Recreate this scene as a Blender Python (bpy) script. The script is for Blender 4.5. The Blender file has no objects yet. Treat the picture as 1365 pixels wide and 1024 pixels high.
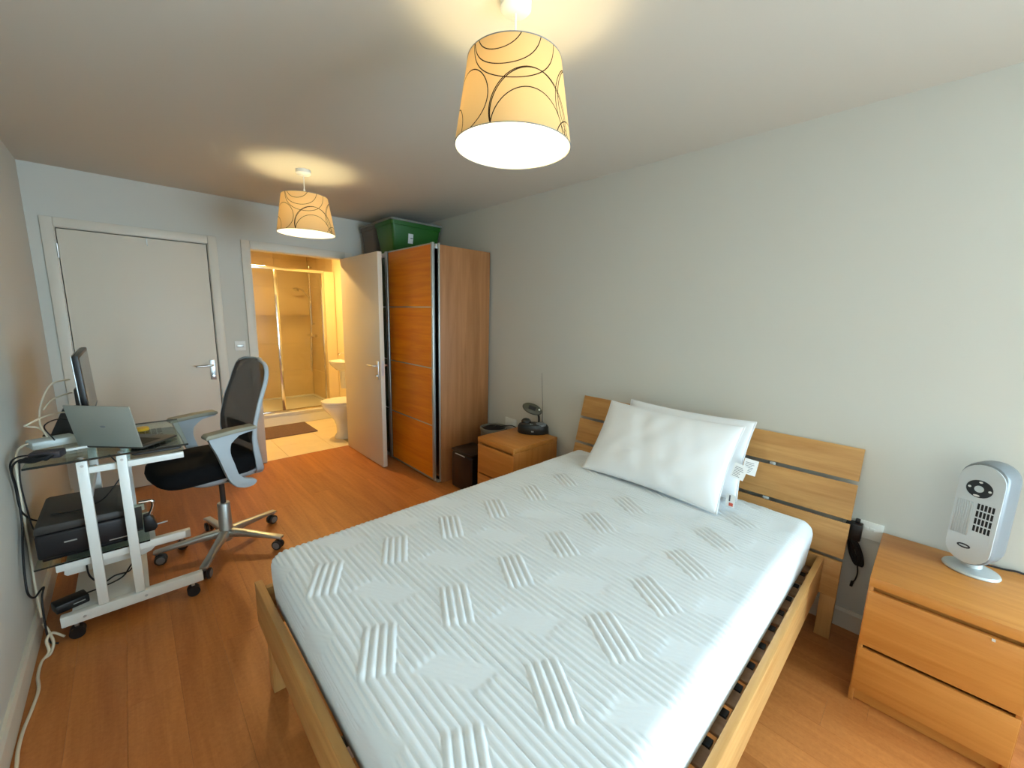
import bpy, bmesh, math, random
import numpy as np
from mathutils import Matrix, Vector, Euler
random.seed(7)
S = bpy.context.scene
COL = S.collection
R = math.radians

# ------------------------------------------------------------ camera, world, exposure
cam = bpy.data.cameras.new('camera'); cam.sensor_width = 36; cam.lens = 14.173; cam.clip_start = 0.02
co = bpy.data.objects.new('camera', cam); COL.objects.link(co)
YAW, PIT, ROL = R(43.608), R(-9.652), R(1.398)
cf = Vector((math.sin(YAW)*math.cos(PIT), math.cos(YAW)*math.cos(PIT), math.sin(PIT)))
cr = Vector((math.cos(YAW), -math.sin(YAW), 0)); cu = cr.cross(cf)
c_, s_ = math.cos(ROL), math.sin(ROL)
cr2, cu2 = c_*cr + s_*cu, -s_*cr + c_*cu
m = Matrix((cr2, cu2, -cf)).transposed().to_4x4(); m.translation = (0, 0, 1.5)
co.matrix_world = m
S.camera = co

w = bpy.data.worlds.new('overcast_sky'); S.world = w; w.use_nodes = True
bg = w.node_tree.nodes['Background']; bg.inputs[0].default_value = (0.59, 0.82, 1.0, 1); bg.inputs[1].default_value = 24.0

# daylight: a portal in the window opening behind and right of the camera (the light is the sky itself)
WY0, WY1, WZ0, WZ1, YF = -3.20, -1.50, 0.25, 2.25, -3.40
VX0, VX1 = 1.20, 2.38
pl = bpy.data.lights.new('window_portal', 'AREA'); pl.shape = 'RECTANGLE'; pl.size = WZ1-WZ0; pl.size_y = WY1-WY0
pl.cycles.is_portal = True
po = bpy.data.objects.new('window_portal', pl); COL.objects.link(po)
po.location = (2.468+0.13, (WY0+WY1)/2, (WZ0+WZ1)/2); po.rotation_euler = (0, R(90), 0)

pl2 = bpy.data.lights.new('window_portal_rear', 'AREA'); pl2.shape = 'RECTANGLE'; pl2.size = VX1-VX0; pl2.size_y = WZ1-WZ0
pl2.cycles.is_portal = True
po2 = bpy.data.objects.new('window_portal_rear', pl2); COL.objects.link(po2)
po2.location = ((VX0+VX1)/2, YF-0.13, (WZ0+WZ1)/2); po2.rotation_euler = (R(90), 0, 0)

BULB = 125.0; BULBCOL = (1.0, 0.81, 0.43)
BATH = 310.0; BATHCOL = (1.0, 0.66, 0.24)
vs = S.view_settings
vs.view_transform = 'Standard'; vs.look = 'None'; vs.exposure = 0.20; vs.gamma = 1.0; vs.use_curve_mapping = False

# ------------------------------------------------------------ materials
def lin(c):
    return tuple(((v/255)/12.92 if v/255 <= .04045 else ((v/255+.055)/1.055)**2.4) for v in c) + (1,)
def newmat(n):
    mt = bpy.data.materials.new(n); mt.use_nodes = True
    return mt, mt.node_tree, mt.node_tree.nodes, mt.node_tree.links, mt.node_tree.nodes['Principled BSDF']
def plain(n, c, rough=.5, metal=0, bump=0, bscale=200, var=0, vscale=8, spec=.5):
    mt, nt, N, L, b = newmat(n)
    b.inputs['Base Color'].default_value = lin(c); b.inputs['Roughness'].default_value = rough
    b.inputs['Metallic'].default_value = metal; b.inputs['Specular IOR Level'].default_value = spec
    tc = N.new('ShaderNodeTexCoord')
    if var:
        nz = N.new('ShaderNodeTexNoise'); nz.inputs['Scale'].default_value = vscale; nz.inputs['Detail'].default_value = 4
        L.new(tc.outputs['Object'], nz.inputs['Vector'])
        mx = N.new('ShaderNodeMix'); mx.data_type = 'RGBA'
        mx.inputs[6].default_value = lin([max(0, v*(1-var)) for v in c]); mx.inputs[7].default_value = lin([min(255, v*(1+var)) for v in c])
        L.new(nz.outputs[0], mx.inputs[0]); L.new(mx.outputs[2], b.inputs['Base Color'])
    if bump:
        nb = N.new('ShaderNodeTexNoise'); nb.inputs['Scale'].default_value = bscale; nb.inputs['Detail'].default_value = 3
        L.new(tc.outputs['Object'], nb.inputs['Vector'])
        bp = N.new('ShaderNodeBump'); bp.inputs['Strength'].default_value = bump; bp.inputs['Distance'].default_value = .002
        L.new(nb.outputs[0], bp.inputs['Height']); L.new(bp.outputs[0], b.inputs['Normal'])
    return mt
def wood(n, dark, light, axis, rough=.4, scale=1.0, rand=0, spec=.4, mottle=0):
    mt, nt, N, L, b = newmat(n)
    b.inputs['Roughness'].default_value = rough; b.inputs['Specular IOR Level'].default_value = spec
    tc = N.new('ShaderNodeTexCoord'); mp = N.new('ShaderNodeMapping')
    sc = [26*scale]*3; sc['xyz'.index(axis)] = 1.6*scale; mp.inputs['Scale'].default_value = sc
    L.new(tc.outputs['Object'], mp.inputs['Vector'])
    src = mp.outputs[0]
    oi = N.new('ShaderNodeObjectInfo')
    if rand:
        ad = N.new('ShaderNodeVectorMath'); ad.operation = 'ADD'
        sm = N.new('ShaderNodeMath'); sm.operation = 'MULTIPLY'; sm.inputs[1].default_value = 60
        L.new(oi.outputs['Random'], sm.inputs[0]); L.new(src, ad.inputs[0]); L.new(sm.outputs[0], ad.inputs[1]); src = ad.outputs[0]
    nz = N.new('ShaderNodeTexNoise'); nz.inputs['Scale'].default_value = 1; nz.inputs['Detail'].default_value = 7; nz.inputs['Roughness'].default_value = .62; nz.inputs['Distortion'].default_value = .5
    L.new(src, nz.inputs['Vector'])
    rp = N.new('ShaderNodeValToRGB'); rp.color_ramp.elements[0].position = .3; rp.color_ramp.elements[1].position = .72
    rp.color_ramp.elements[0].color = lin(dark); rp.color_ramp.elements[1].color = lin(light)
    fac = nz.outputs[0]
    if mottle:
        n2 = N.new('ShaderNodeTexNoise'); n2.inputs['Scale'].default_value = 55; n2.inputs['Detail'].default_value = 5; n2.inputs['Roughness'].default_value = .7
        L.new(tc.outputs['Object'], n2.inputs['Vector'])
        mm_ = N.new('ShaderNodeMix'); mm_.inputs[0].default_value = mottle
        L.new(fac, mm_.inputs[2]); L.new(n2.outputs[0], mm_.inputs[3]); fac = mm_.outputs[0]
    L.new(fac, rp.inputs[0])
    out = rp.outputs[0]
    if rand:
        hs = N.new('ShaderNodeHueSaturation')
        mr = N.new('ShaderNodeMapRange'); mr.inputs[3].default_value = 1-rand; mr.inputs[4].default_value = 1+rand
        L.new(oi.outputs['Random'], mr.inputs[0]); L.new(mr.outputs[0], hs.inputs['Value']); L.new(out, hs.inputs['Color']); out = hs.outputs[0]
    L.new(out, b.inputs['Base Color'])
    bp = N.new('ShaderNodeBump'); bp.inputs['Strength'].default_value = .08; bp.inputs['Distance'].default_value = .002
    L.new(nz.outputs[0], bp.inputs['Height']); L.new(bp.outputs[0], b.inputs['Normal'])
    return mt
def glass(n, tint, ior=1.45, refl=1.0):
    mt, nt, N, L, b = newmat(n); N.remove(b)
    o = N['Material Output']
    t = N.new('ShaderNodeBsdfTransparent'); t.inputs[0].default_value = tint + (1,)
    g = N.new('ShaderNodeBsdfGlossy'); g.inputs['Roughness'].default_value = .03
    lw = N.new('ShaderNodeLayerWeight'); lw.inputs[0].default_value = .5
    pw_ = N.new('ShaderNodeMath'); pw_.operation = 'POWER'; pw_.inputs[1].default_value = 5
    mu = N.new('ShaderNodeMath'); mu.operation = 'MULTIPLY_ADD'; mu.inputs[1].default_value = .5*refl; mu.inputs[2].default_value = .04*refl
    mx = N.new('ShaderNodeMixShader')
    L.new(lw.outputs['Facing'], pw_.inputs[0]); L.new(pw_.outputs[0], mu.inputs[0]); L.new(mu.outputs[0], mx.inputs[0]); L.new(t.outputs[0], mx.inputs[1]); L.new(g.outputs[0], mx.inputs[2]); L.new(mx.outputs[0], o.inputs[0])
    return mt
def emit(n, c, s):
    mt, nt, N, L, b = newmat(n); N.remove(b)
    e = N.new('ShaderNodeEmission'); e.inputs[0].default_value = tuple(c)+(1,); e.inputs[1].default_value = s
    L.new(e.outputs[0], N['Material Output'].inputs[0]); return mt

M = {}
M['wall'] = plain('wall_paint', (206, 204, 194), .9, bump=.06, bscale=350, spec=.2)
M['ceil'] = plain('ceiling_paint', (205, 200, 188), .95, bump=.05, bscale=300, spec=.1)
M['trim'] = plain('gloss_trim', (216, 208, 192), .45)
M['doorw'] = plain('door_paint', (218, 208, 190), .5)
M['plank'] = wood('laminate_plank', (164, 94, 42), (208, 136, 72), 'y', .40, .8, .07, mottle=.35)
M['sub'] = plain('subfloor', (60, 34, 18), .9)
M['oakx'] = wood('oak_x', (176, 124, 66), (206, 158, 96), 'x', .45)
M['oaky'] = wood('oak_y', (176, 124, 66), (206, 158, 96), 'y', .45)
M['oakz'] = wood('oak_z', (176, 124, 66), (206, 158, 96), 'z', .45)
M['beechy'] = wood('beech_y', (186, 118, 48), (208, 142, 70), 'y', .4)
M['beechx'] = wood('beech_x', (186, 118, 48), (208, 142, 70), 'x', .4)
M['beechz'] = wood('beech_z', (176, 110, 46), (200, 134, 66), 'z', .4)
M['wdoor'] = wood('wardrobe_veneer', (212, 110, 8), (236, 148, 20), 'y', .38, .8)
M['wside'] = wood('wardrobe_side', (150, 98, 56), (178, 122, 76), 'z', .5, .8)
M['slat'] = wood('slat_birch', (140, 104, 76), (168, 132, 100), 'y', .6)
M['steel'] = plain('brushed_steel', (205, 208, 208), .32, 1)
M['chrome'] = plain('chrome', (225, 225, 222), .12, 1)
M['alu'] = plain('aluminium', (190, 194, 192), .4, .8)
M['silverp'] = plain('silver_plastic', (200, 205, 205), .38, .35)
M['silverd'] = plain('silver_dark', (132, 138, 142), .42, .3)
M['black'] = plain('black_plastic', (16, 16, 18), .4)
M['blackm'] = plain('black_matt', (12, 12, 14), .75)
M['rubber'] = plain('black_cable', (15, 15, 17), .55)
M['wcable'] = plain('white_cable', (222, 210, 186), .5)
M['whitep'] = plain('white_plastic', (228, 228, 222), .35)
M['whitem'] = plain('white_metal', (232, 233, 228), .35)
M['cer'] = plain('ceramic', (240, 236, 226), .12)
M['mat'] = None
M['matt'] = plain('mattress_knit', (226, 231, 234), .85, bump=.15, bscale=900, spec=.15)
M['pill'] = plain('pillow_cotton', (240, 241, 242), .85, bump=.1, bscale=120, spec=.15)
M['tag'] = plain('label_cloth', (238, 238, 236), .8)
M['ink'] = plain('ink', (90, 92, 98), .8)
M['inkr'] = plain('red_ink', (206, 90, 70), .8)
M['seat'] = plain('black_upholstery', (13, 13, 15), .95, bump=.3, bscale=600, spec=.2)
M['chairg'] = plain('chair_grey', (170, 178, 183), .5)
M['pad'] = plain('armpad_grey', (148, 144, 126), .6)
M['green'] = plain('green_plastic', (30, 92, 14), .45)
M['gbox'] = plain('grey_plastic', (92, 86, 80), .6)
M['glid'] = plain('grey_lid', (120, 120, 112), .5)
M['olive'] = plain('olive_glass', (62, 70, 44), .25)
M['dkgrey'] = plain('dark_grey_plastic', (44, 44, 44), .4)
M['printer'] = plain('printer_black', (20, 18, 22), .42)
M['printert'] = plain('printer_top', (52, 48, 44), .5)
M['lap'] = plain('laptop_alu', (164, 168, 160), .42, .35)
M['lapk'] = plain('laptop_deck', (62, 58, 52), .5)
M['screen'] = plain('screen_off', (34, 30, 30), .16)
M['yellow'] = plain('yellow_plastic', (224, 178, 40), .5)
M['router'] = plain('router_white', (214, 224, 222), .45)
M['brickp'] = plain('adapter_grey', (56, 50, 54), .5)
M['btile'] = plain('bathroom_floor_tile', (232, 214, 176), .3, var=.04)
M['wtile'] = plain('shower_wall_tile', (214, 192, 146), .28, var=.06, vscale=3)
M['bwall'] = plain('bathroom_paint', (236, 218, 176), .8)
M['grout'] = plain('grout', (196, 178, 140), .9)
M['rug'] = plain('bath_rug', (104, 82, 72), 1, bump=1, bscale=240, var=.25, vscale=60)
M['gdesk'] = glass('desk_glass', (.86, .93, .89), 1.5)
M['gshow'] = glass('shower_glass', (.95, .95, .92), 1.4, .8)
M['gwin'] = glass('window_glass', (.97, .98, .98), 1.45)
M['edge'] = plain('glass_edge_dark', (16, 26, 24), .2)
M['bulb'] = emit('bulb_glow', BULBCOL, BULB)
M['bathl'] = emit('bath_light', BATHCOL, BATH)
M['binb'] = plain('bin_black', (10, 11, 16), .3)
M['bing'] = plain('bin_grey', (120, 116, 104), .5)
M['olvd'] = plain('radio_dark', (34, 34, 32), .28)
M['olvg'] = plain('radio_olive', (74, 72, 58), .35)

# rug bump & mesh fabric & shade
def mesh_fabric():
    mt, nt, N, L, b = newmat('chair_mesh'); b.inputs['Base Color'].default_value = lin((66, 58, 52)); b.inputs['Roughness'].default_value = .8
    t = N.new('ShaderNodeBsdfTransparent'); mx = N.new('ShaderNodeMixShader'); mx.inputs[0].default_value = .86
    L.new(t.outputs[0], mx.inputs[1]); L.new(b.outputs[0], mx.inputs[2]); L.new(mx.outputs[0], N['Material Output'].inputs[0]); return mt
M['chmesh'] = mesh_fabric()

RINGS = [(.046, -.005, .105), (.050, .040, .116), (.056, .036, .119), (-.165, .082, .092), (-.235, .015, .075),
         (-.005, .272, .150), (-.032, .285, .124), (-.055, .290, .086), (.255, .090, .125), (.262, .095, .120), (.20, -.03, .08),
         (.42, .06, .11), (.36, .25, .12), (-.36, .20, .11), (-.40, .03, .10), (.48, .22, .09)]
def shade_mat():
    mt, nt, N, L, b = newmat('lampshade_fabric'); N.remove(b)
    uv = N.new('ShaderNodeUVMap'); uv.uv_map = 'UVMap'
    acc = None
    for (u, v, r) in RINGS:
        d = N.new('ShaderNodeVectorMath'); d.operation = 'DISTANCE'; d.inputs[1].default_value = (u, v, 0)
        L.new(uv.outputs[0], d.inputs[0])
        c = N.new('ShaderNodeMath'); c.operation = 'COMPARE'; c.inputs[1].default_value = r; c.inputs[2].default_value = .0015
        L.new(d.outputs['Value'], c.inputs[0])
        if acc is None: acc = c.outputs[0]
        else:
            a = N.new('ShaderNodeMath'); a.operation = 'MAXIMUM'; L.new(acc, a.inputs[0]); L.new(c.outputs[0], a.inputs[1]); acc = a.outputs[0]
    mc = N.new('ShaderNodeMix'); mc.data_type = 'RGBA'; mc.inputs[6].default_value = lin((238, 204, 150)); mc.inputs[7].default_value = lin((58, 44, 34))
    L.new(acc, mc.inputs[0])
    df = N.new('ShaderNodeBsdfDiffuse'); tr = N.new('ShaderNodeBsdfTranslucent'); mx = N.new('ShaderNodeMixShader'); mx.inputs[0].default_value = SHADE_T
    L.new(mc.outputs[2], df.inputs[0]); L.new(mc.outputs[2], tr.inputs[0]); L.new(df.outputs[0], mx.inputs[1]); L.new(tr.outputs[0], mx.inputs[2])
    L.new(mx.outputs[0], N['Material Output'].inputs[0]); return mt
SHADE_T = .42
M['shade'] = shade_mat()
def lining_mat():
    mt, nt, N, L, b = newmat('lampshade_lining'); N.remove(b)
    df = N.new('ShaderNodeBsdfDiffuse'); tr = N.new('ShaderNodeBsdfTranslucent'); mx = N.new('ShaderNodeMixShader'); mx.inputs[0].default_value = .17
    for q in (df, tr): q.inputs[0].default_value = (.86, .84, .78, 1)
    L.new(df.outputs[0], mx.inputs[1]); L.new(tr.outputs[0], mx.inputs[2]); L.new(mx.outputs[0], N['Material Output'].inputs[0]); return mt
M['lining'] = lining_mat()

# ------------------------------------------------------------ mesh helpers
WM = {}
def obj(name, bm, mat, parent=None, smooth=False, local=False, mesh=None):
    if mesh is None:
        me = bpy.data.meshes.new(name)
        bmesh.ops.recalc_face_normals(bm, faces=bm.faces)
        bm.to_mesh(me); bm.free()
        if smooth:
            for p in me.polygons: p.use_smooth = True
            if smooth != 'all':
                try: me.set_sharp_from_angle(angle=R(38))
                except Exception: pass
        me.materials.append(M[mat] if isinstance(mat, str) else mat)
    else: me = mesh
    o = bpy.data.objects.new(name, me); COL.objects.link(o)
    if parent is not None:
        o.parent = parent
        if local: WM[o] = WM[parent].copy()
        else:
            o.matrix_parent_inverse = WM[parent].inverted(); WM[o] = Matrix.Identity(4)
    else:
        vs_ = me.vertices
        if len(vs_):
            a = np.zeros(len(vs_)*3); vs_.foreach_get('co', a); a = a.reshape(-1, 3)
            base = Vector(((a[:, 0].min()+a[:, 0].max())/2, (a[:, 1].min()+a[:, 1].max())/2, a[:, 2].min()))
            me.transform(Matrix.Translation(-base)); o.location = base
            WM[o] = Matrix.Translation(base)
        else: WM[o] = Matrix.Identity(4)
    return o
def tag(o, label=None, cat=None, group=None, kind=None):
    if label: o['label'] = label
    if cat: o['category'] = cat
    if group: o['group'] = group
    if kind: o['kind'] = kind
    return o
def thing(name, label, cat, loc=(0, 0, 0), rz=0, group=None, kind=None):
    o = bpy.data.objects.new(name, None); COL.objects.link(o); o.empty_display_size = .1
    o.location = loc; o.rotation_euler = (0, 0, rz)
    WM[o] = Matrix.Translation(Vector(loc)) @ Matrix.Rotation(rz, 4, 'Z')
    return tag(o, label, cat, group, kind)
def struct(o, label=None):
    return tag(o, label, None, None, 'structure')
def B(): return bmesh.new()
def box(bm, x0, x1, y0, y1, z0, z1, bev=0, seg=2, mtx=None):
    g = bmesh.ops.create_cube(bm, size=1)
    vs_ = g['verts']
    for v in vs_:
        v.co = Vector((x0+(v.co.x+.5)*(x1-x0), y0+(v.co.y+.5)*(y1-y0), z0+(v.co.z+.5)*(z1-z0)))
    if bev:
        es = list({e for v in vs_ for e in v.link_edges})
        r = bmesh.ops.bevel(bm, geom=es, offset=bev, segments=seg, profile=.5, affect='EDGES')
        vs_ = list({v for f in r['faces'] for v in f.verts} | {v for v in vs_ if v.is_valid})
    if mtx is not None:
        for v in vs_: v.co = mtx @ v.co
    return vs_
def boxo(name, x0, x1, y0, y1, z0, z1, mat, parent=None, bev=0, seg=2, local=False, mtx=None):
    bm = B(); box(bm, x0, x1, y0, y1, z0, z1, bev, seg, mtx)
    return obj(name, bm, mat, parent, smooth=bool(bev), local=local)
def frame_of(d):
    d = d.normalized(); a = Vector((0, 0, 1)) if abs(d.z) < .9 else Vector((1, 0, 0))
    s = d.cross(a).normalized(); return s, s.cross(d).normalized()
def tube(bm, pts, r, n=8, caps=True):
    pts = [Vector(p) for p in pts]; rs = r if isinstance(r, (list, tuple)) else [r]*len(pts)
    rings = []; prev = None
    for i, p in enumerate(pts):
        d = (pts[min(i+1, len(pts)-1)]-pts[max(i-1, 0)])
        if d.length < 1e-9: d = Vector((0, 0, 1))
        d.normalize()
        if prev is None: s, t = frame_of(d)
        else:
            s = prev - d*prev.dot(d)
            if s.length < 1e-6: s, t = frame_of(d)
            else: s.normalize(); t = s.cross(d).normalized()
        prev = s
        rings.append([bm.verts.new(p + (s*math.cos(2*math.pi*k/n)+t*math.sin(2*math.pi*k/n))*rs[i]) for k in range(n)])
    for a, b in zip(rings, rings[1:]):
        for k in range(n): bm.faces.new((a[k], a[(k+1) % n], b[(k+1) % n], b[k]))
    if caps:
        bm.faces.new(rings[0][::-1]); bm.faces.new(rings[-1])
def spline(pts, k=8):
    pts = [Vector(p) for p in pts]; out = []
    P = [pts[0]*2-pts[1]] + pts + [pts[-1]*2-pts[-2]]
    for i in range(1, len(P)-2):
        a, b, c, d = P[i-1:i+3]
        for j in range(k):
            t = j/k
            out.append(.5*((2*b)+(c-a)*t+(2*a-5*b+4*c-d)*t*t+(3*b-a-3*c+d)*t**3))
    out.append(pts[-1]); return out
def lathe(bm, prof, c=(0, 0, 0), n=32, sx=1, sy=1, cap=True):
    rings = []
    for (r, z) in prof:
        rings.append([bm.verts.new((c[0]+r*sx*math.cos(2*math.pi*k/n), c[1]+r*sy*math.sin(2*math.pi*k/n), c[2]+z)) for k in range(n)])
    for a, b in zip(rings, rings[1:]):
        for k in range(n): bm.faces.new((a[k], a[(k+1) % n], b[(k+1) % n], b[k]))
    if cap:
        bm.faces.new(rings[0][::-1]); bm.faces.new(rings[-1])
def cyl(bm, p0, p1, r, n=20): tube(bm, [p0, p1], r, n)
def prism(bm, poly, axis, a0, a1):
    def P(u, v, a):
        return {'x': (a, u, v), 'y': (u, a, v), 'z': (u, v, a)}[axis]
    A = [bm.verts.new(P(u, v, a0)) for u, v in poly]; C = [bm.verts.new(P(u, v, a1)) for u, v in poly]
    n = len(poly)
    bm.faces.new(A[::-1]); bm.faces.new(C)
    for i in range(n): bm.faces.new((A[i], A[(i+1) % n], C[(i+1) % n], C[i]))
def prismo(name, poly, axis, a0, a1, mat, parent=None, bev=0, local=False):
    bm = B(); prism(bm, poly, axis, a0, a1)
    if bev: bmesh.ops.bevel(bm, geom=list(bm.edges), offset=bev, segments=2, profile=.5, affect='EDGES')
    return obj(name, bm, mat, parent, smooth=bool(bev), local=local)
def cable(name, pts, r, mat, label, k=8, n=6, parent=None):
    bm = B(); tube(bm, spline(pts, k), r, n); o = obj(name, bm, mat, parent, smooth='all')
    if label: tag(o, label, 'cable')
    return o
def copy_tree(o, parent=None):
    c = o.copy(); COL.objects.link(c)
    if parent is not None: c.parent = parent
    for ch in list(o.children): copy_tree(ch, c)
    return c
def grid_mesh(name, P, mat, parent=None, closed_u=False, local=False):
    """P: array nu x nv x 3"""
    nu, nv = P.shape[:2]; V = P.reshape(-1, 3)
    iu = np.arange(nu if closed_u else nu-1); iv = np.arange(nv-1)
    a = (iu[:, None]*nv+iv[None, :]).ravel(); b = (((iu+1) % nu)[:, None]*nv+iv[None, :]).ravel()
    F = np.stack([a, b, b+1, a+1], 1)
    me = bpy.data.meshes.new(name); me.from_pydata(V.tolist(), [], F.tolist())
    me.polygons.foreach_set('use_smooth', np.ones(len(F), bool)); me.materials.append(M[mat]); me.update()
    return obj(name, None, None, parent, local=local, mesh=me)

# ------------------------------------------------------------ room shell
XL, XR, YB, H = -0.437, 2.468, 4.436, 2.455
D1 = (-.305, .565, 2.04); D2 = (.888, 1.735, 2.036)
fl = struct(boxo('floor', XL-.1, XR+.1, YF-.1, YB+.12, -.06, -.006, 'sub'))
# laminate planks, running along y
pw = .158; x = -.14-2*pw; row = 0
while x < XR:
    xa, xb = max(x, XL+.002), min(x+pw-.0004, XR-.002)
    if xb-xa > .01:
        y = YF - random.random()*1.2
        while y < YB+.02:
            ya, yb = max(y, YF+.002), min(y+1.22-.0004, YB+.02)
            if yb-ya > .02:
                bm = B(); box(bm, xa, xb, ya, yb, -.0055, 0, .0003, 1); o = obj('plank', bm, 'plank', fl)
            y += 1.22
    x += pw; row += 1
struct(boxo('ceiling', XL-.1, XR+.1, YF-.1, YB+.12, H, H+.1, 'ceil'))
struct(boxo('wall_left', XL-.1, XL, YF-.1, YB+.12, 0, H, 'wall'))
bm = B()
box(bm, XR, XR+.1, WY1, YB, 0, H); box(bm, XR, XR+.1, YF-.1, WY0, 0, H); box(bm, XR, XR+.1, WY0, WY1, 0, WZ0); box(bm, XR, XR+.1, WY0, WY1, WZ1, H)
struct(obj('wall_right', bm, 'wall'))
bm = B()
y0, y1 = YB, YB+.12
f1 = (D1[0]-.02, D1[1]+.02, D1[2]+.02); f2 = (D2[0]-.02, D2[1]+.02, D2[2]+.02)
box(bm, XL, f1[0], y0, y1, 0, H); box(bm, f1[0], f1[1], y0, y1, f1[2], H); box(bm, f1[1], f2[0], y0, y1, 0, H)
box(bm, f2[0], f2[1], y0, y1, f2[2], H); box(bm, f2[1], XR+.1, y0, y1, 0, H)
struct(obj('wall_back', bm, 'wall'))
bm = B()
box(bm, XL, VX0, YF-.1, YF, 0, H); box(bm, VX1, XR, YF-.1, YF, 0, H); box(bm, VX0, VX1, YF-.1, YF, 0, WZ0); box(bm, VX0, VX1, YF-.1, YF, WZ1, H)
struct(obj('wall_front', bm, 'wall'))
struct(boxo('door_light_block', D1[0]-.05, D1[1]+.05, YB+.121, YB+.2, 0, D1[2]+.06, 'sub'))  # unseen slab added behind the closed door, stops sky light leaking through its gaps
# window behind the camera
wn = thing('window_1', None, None, (XR+.05, (WY0+WY1)/2, WZ0), kind='structure')
bm = B(); t = .05
box(bm, XR+.02, XR+.08, WY0, WY1, WZ0, WZ0+t); box(bm, XR+.02, XR+.08, WY0, WY1, WZ1-t, WZ1)
for yy in (WY0, (WY0+WY1)/2-t/2, WY1-t): box(bm, XR+.02, XR+.08, yy, yy+t, WZ0+t, WZ1-t)
obj('window_frame', bm, 'whitep', wn)
for yy in (WY0+t, (WY0+WY1)/2+t/2): boxo('pane', XR+.048, XR+.052, yy, yy+(WY1-WY0)/2-1.5*t, WZ0+t, WZ1-t, 'gwin', wn)
boxo('window_sill', XR-.10, XR+.02, WY0-.04, WY1+.04, WZ0-.03, WZ0, 'trim', wn, .005)
wn = thing('window_2', None, None, ((VX0+VX1)/2, YF-.05, WZ0), kind='structure')
bm = B()
box(bm, VX0, VX1, YF-.08, YF-.02, WZ0, WZ0+t); box(bm, VX0, VX1, YF-.08, YF-.02, WZ1-t, WZ1)
for xx in (VX0, (VX0+VX1)/2-t/2, VX1-t): box(bm, xx, xx+t, YF-.08, YF-.02, WZ0+t, WZ1-t)
obj('window_frame', bm, 'whitep', wn)
for xx in (VX0+t, (VX0+VX1)/2+t/2): boxo('pane', xx, xx+(VX1-VX0)/2-1.5*t, YF-.052, YF-.048, WZ0+t, WZ1-t, 'gwin', wn)
boxo('window_sill', VX0-.05, VX1+.05, YF-.02, YF+.10, WZ0-.03, WZ0, 'trim', wn, .005)
# skirting
def skirt(name, poly_axis, a0, a1, wallc, sgn):
    prof = [(0, 0), (.016, 0), (.016, .085), (.010, .10), (0, .10)]
    prismo(name, [(wallc+sgn*u, v) for u, v in prof], poly_axis, a0, a1, 'trim')
    struct(bpy.data.objects[name])
skirt('baseboard_left', 'y', YF, YB, XL, 1); 
def skirt_y(name, x0, x1, wallc, sgn):
    bm = B(); prof = [(0, 0), (.016, 0), (.016, .085), (.010, .10), (0, .10)]
    prism(bm, [(wallc+sgn*u, v) for u, v in prof], 'x', x0, x1); struct(obj(name, bm, 'trim'))
skirt('baseboard_right', 'y', YF, YB, XR, -1)
skirt_y('baseboard_back', .635, .805, YB, -1)
skirt_y('baseboard_back_corner', 1.83, XR-.017, YB, -1)
skirt_y('baseboard_front', XL+.017, XR-.017, YF, 1)
# door frames (architrave + lining)
def trim(name, d, wdt, yA, yBk):
    bm = B()
    ya = YB-.016
    for (xa, xb, za, zb) in [(d[0]-wdt, d[0]-.006, 0, d[2]+wdt), (d[1]+.006, d[1]+wdt, 0, d[2]+wdt), (d[0]-.006, d[1]+.006, d[2]+.006, d[2]+wdt)]:
        box(bm, xa, xb, ya, YB-.0005, za, zb, .004)
    for (xa, xb, za, zb) in [(d[0]-.0195, d[0]-.002, 0, d[2]+.0195), (d[1]+.002, d[1]+.0195, 0, d[2]+.0195), (d[0]-.002, d[1]+.002, d[2]+.002, d[2]+.0195)]:
        box(bm, xa, xb, YB, YB+.12, za, zb)
    return struct(obj(name, bm, 'trim', smooth=True))
trim('trim_1', D1, .070, 0, 0); trim('trim_2', D2, .076, 0, 0)

def lever_handle(parent, base, nrm, lev, mat='steel'):
    """base: world point on the door face; nrm: outward normal; lev: direction of the lever"""
    n = Vector(nrm); l = Vector(lev); b = Vector(base)
    h = B(); u = Vector((0, 0, 1))
    mtx = Matrix((l, u, n)).transposed().to_4x4(); mtx.translation = b
    box(h, -.021, .021, -.13, .045, 0, .008, .003, 2, mtx)
    o = obj('handle', h, mat, parent, smooth=True)
    h = B(); tube(h, spline([mtx @ Vector(q) for q in [(0, 0, .006), (0, 0, .035), (.012, 0, .05), (.04, -.002, .052), (.125, -.004, .05)]], 6), .0085, 10)
    obj('lever', h, mat, o, smooth='all')
    h = B(); tube(h, [mtx @ Vector((0, -.095, .008)), mtx @ Vector((0, -.095, .012)), mtx @ Vector((0, -.095, .022))], [.014, .014, .011], 14); obj('thumb_turn', h, mat, o, smooth=True)
    return o
d1 = thing('door_1', None, None, ((D1[0]+D1[1])/2, YB, 0), kind='structure')
boxo('door_leaf', D1[0]+.003, D1[1]-.005, YB-.004, YB+.04, .008, D1[2]-.005, 'doorw', d1, .002)
lever_handle(d1, (.522, YB-.004, 1.0), (0, -1, 0), (-1, 0, 0))
for z in (.25, 1.0, 1.83):
    bm = B(); cyl(bm, (D1[0]-.002, YB-.012, z), (D1[0]-.002, YB-.012, z+.1), .007, 10); obj('hinge', bm, 'steel', d1, smooth=True)
bm = B(); tube(bm, [(.18, YB-.004, 2.03), (.18, YB-.008, 2.03), (.18, YB-.008, 1.985), (.18, YB-.02, 1.975), (.18, YB-.024, 1.985)], .003, 6); obj('hook', bm, 'steel', d1)
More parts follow.
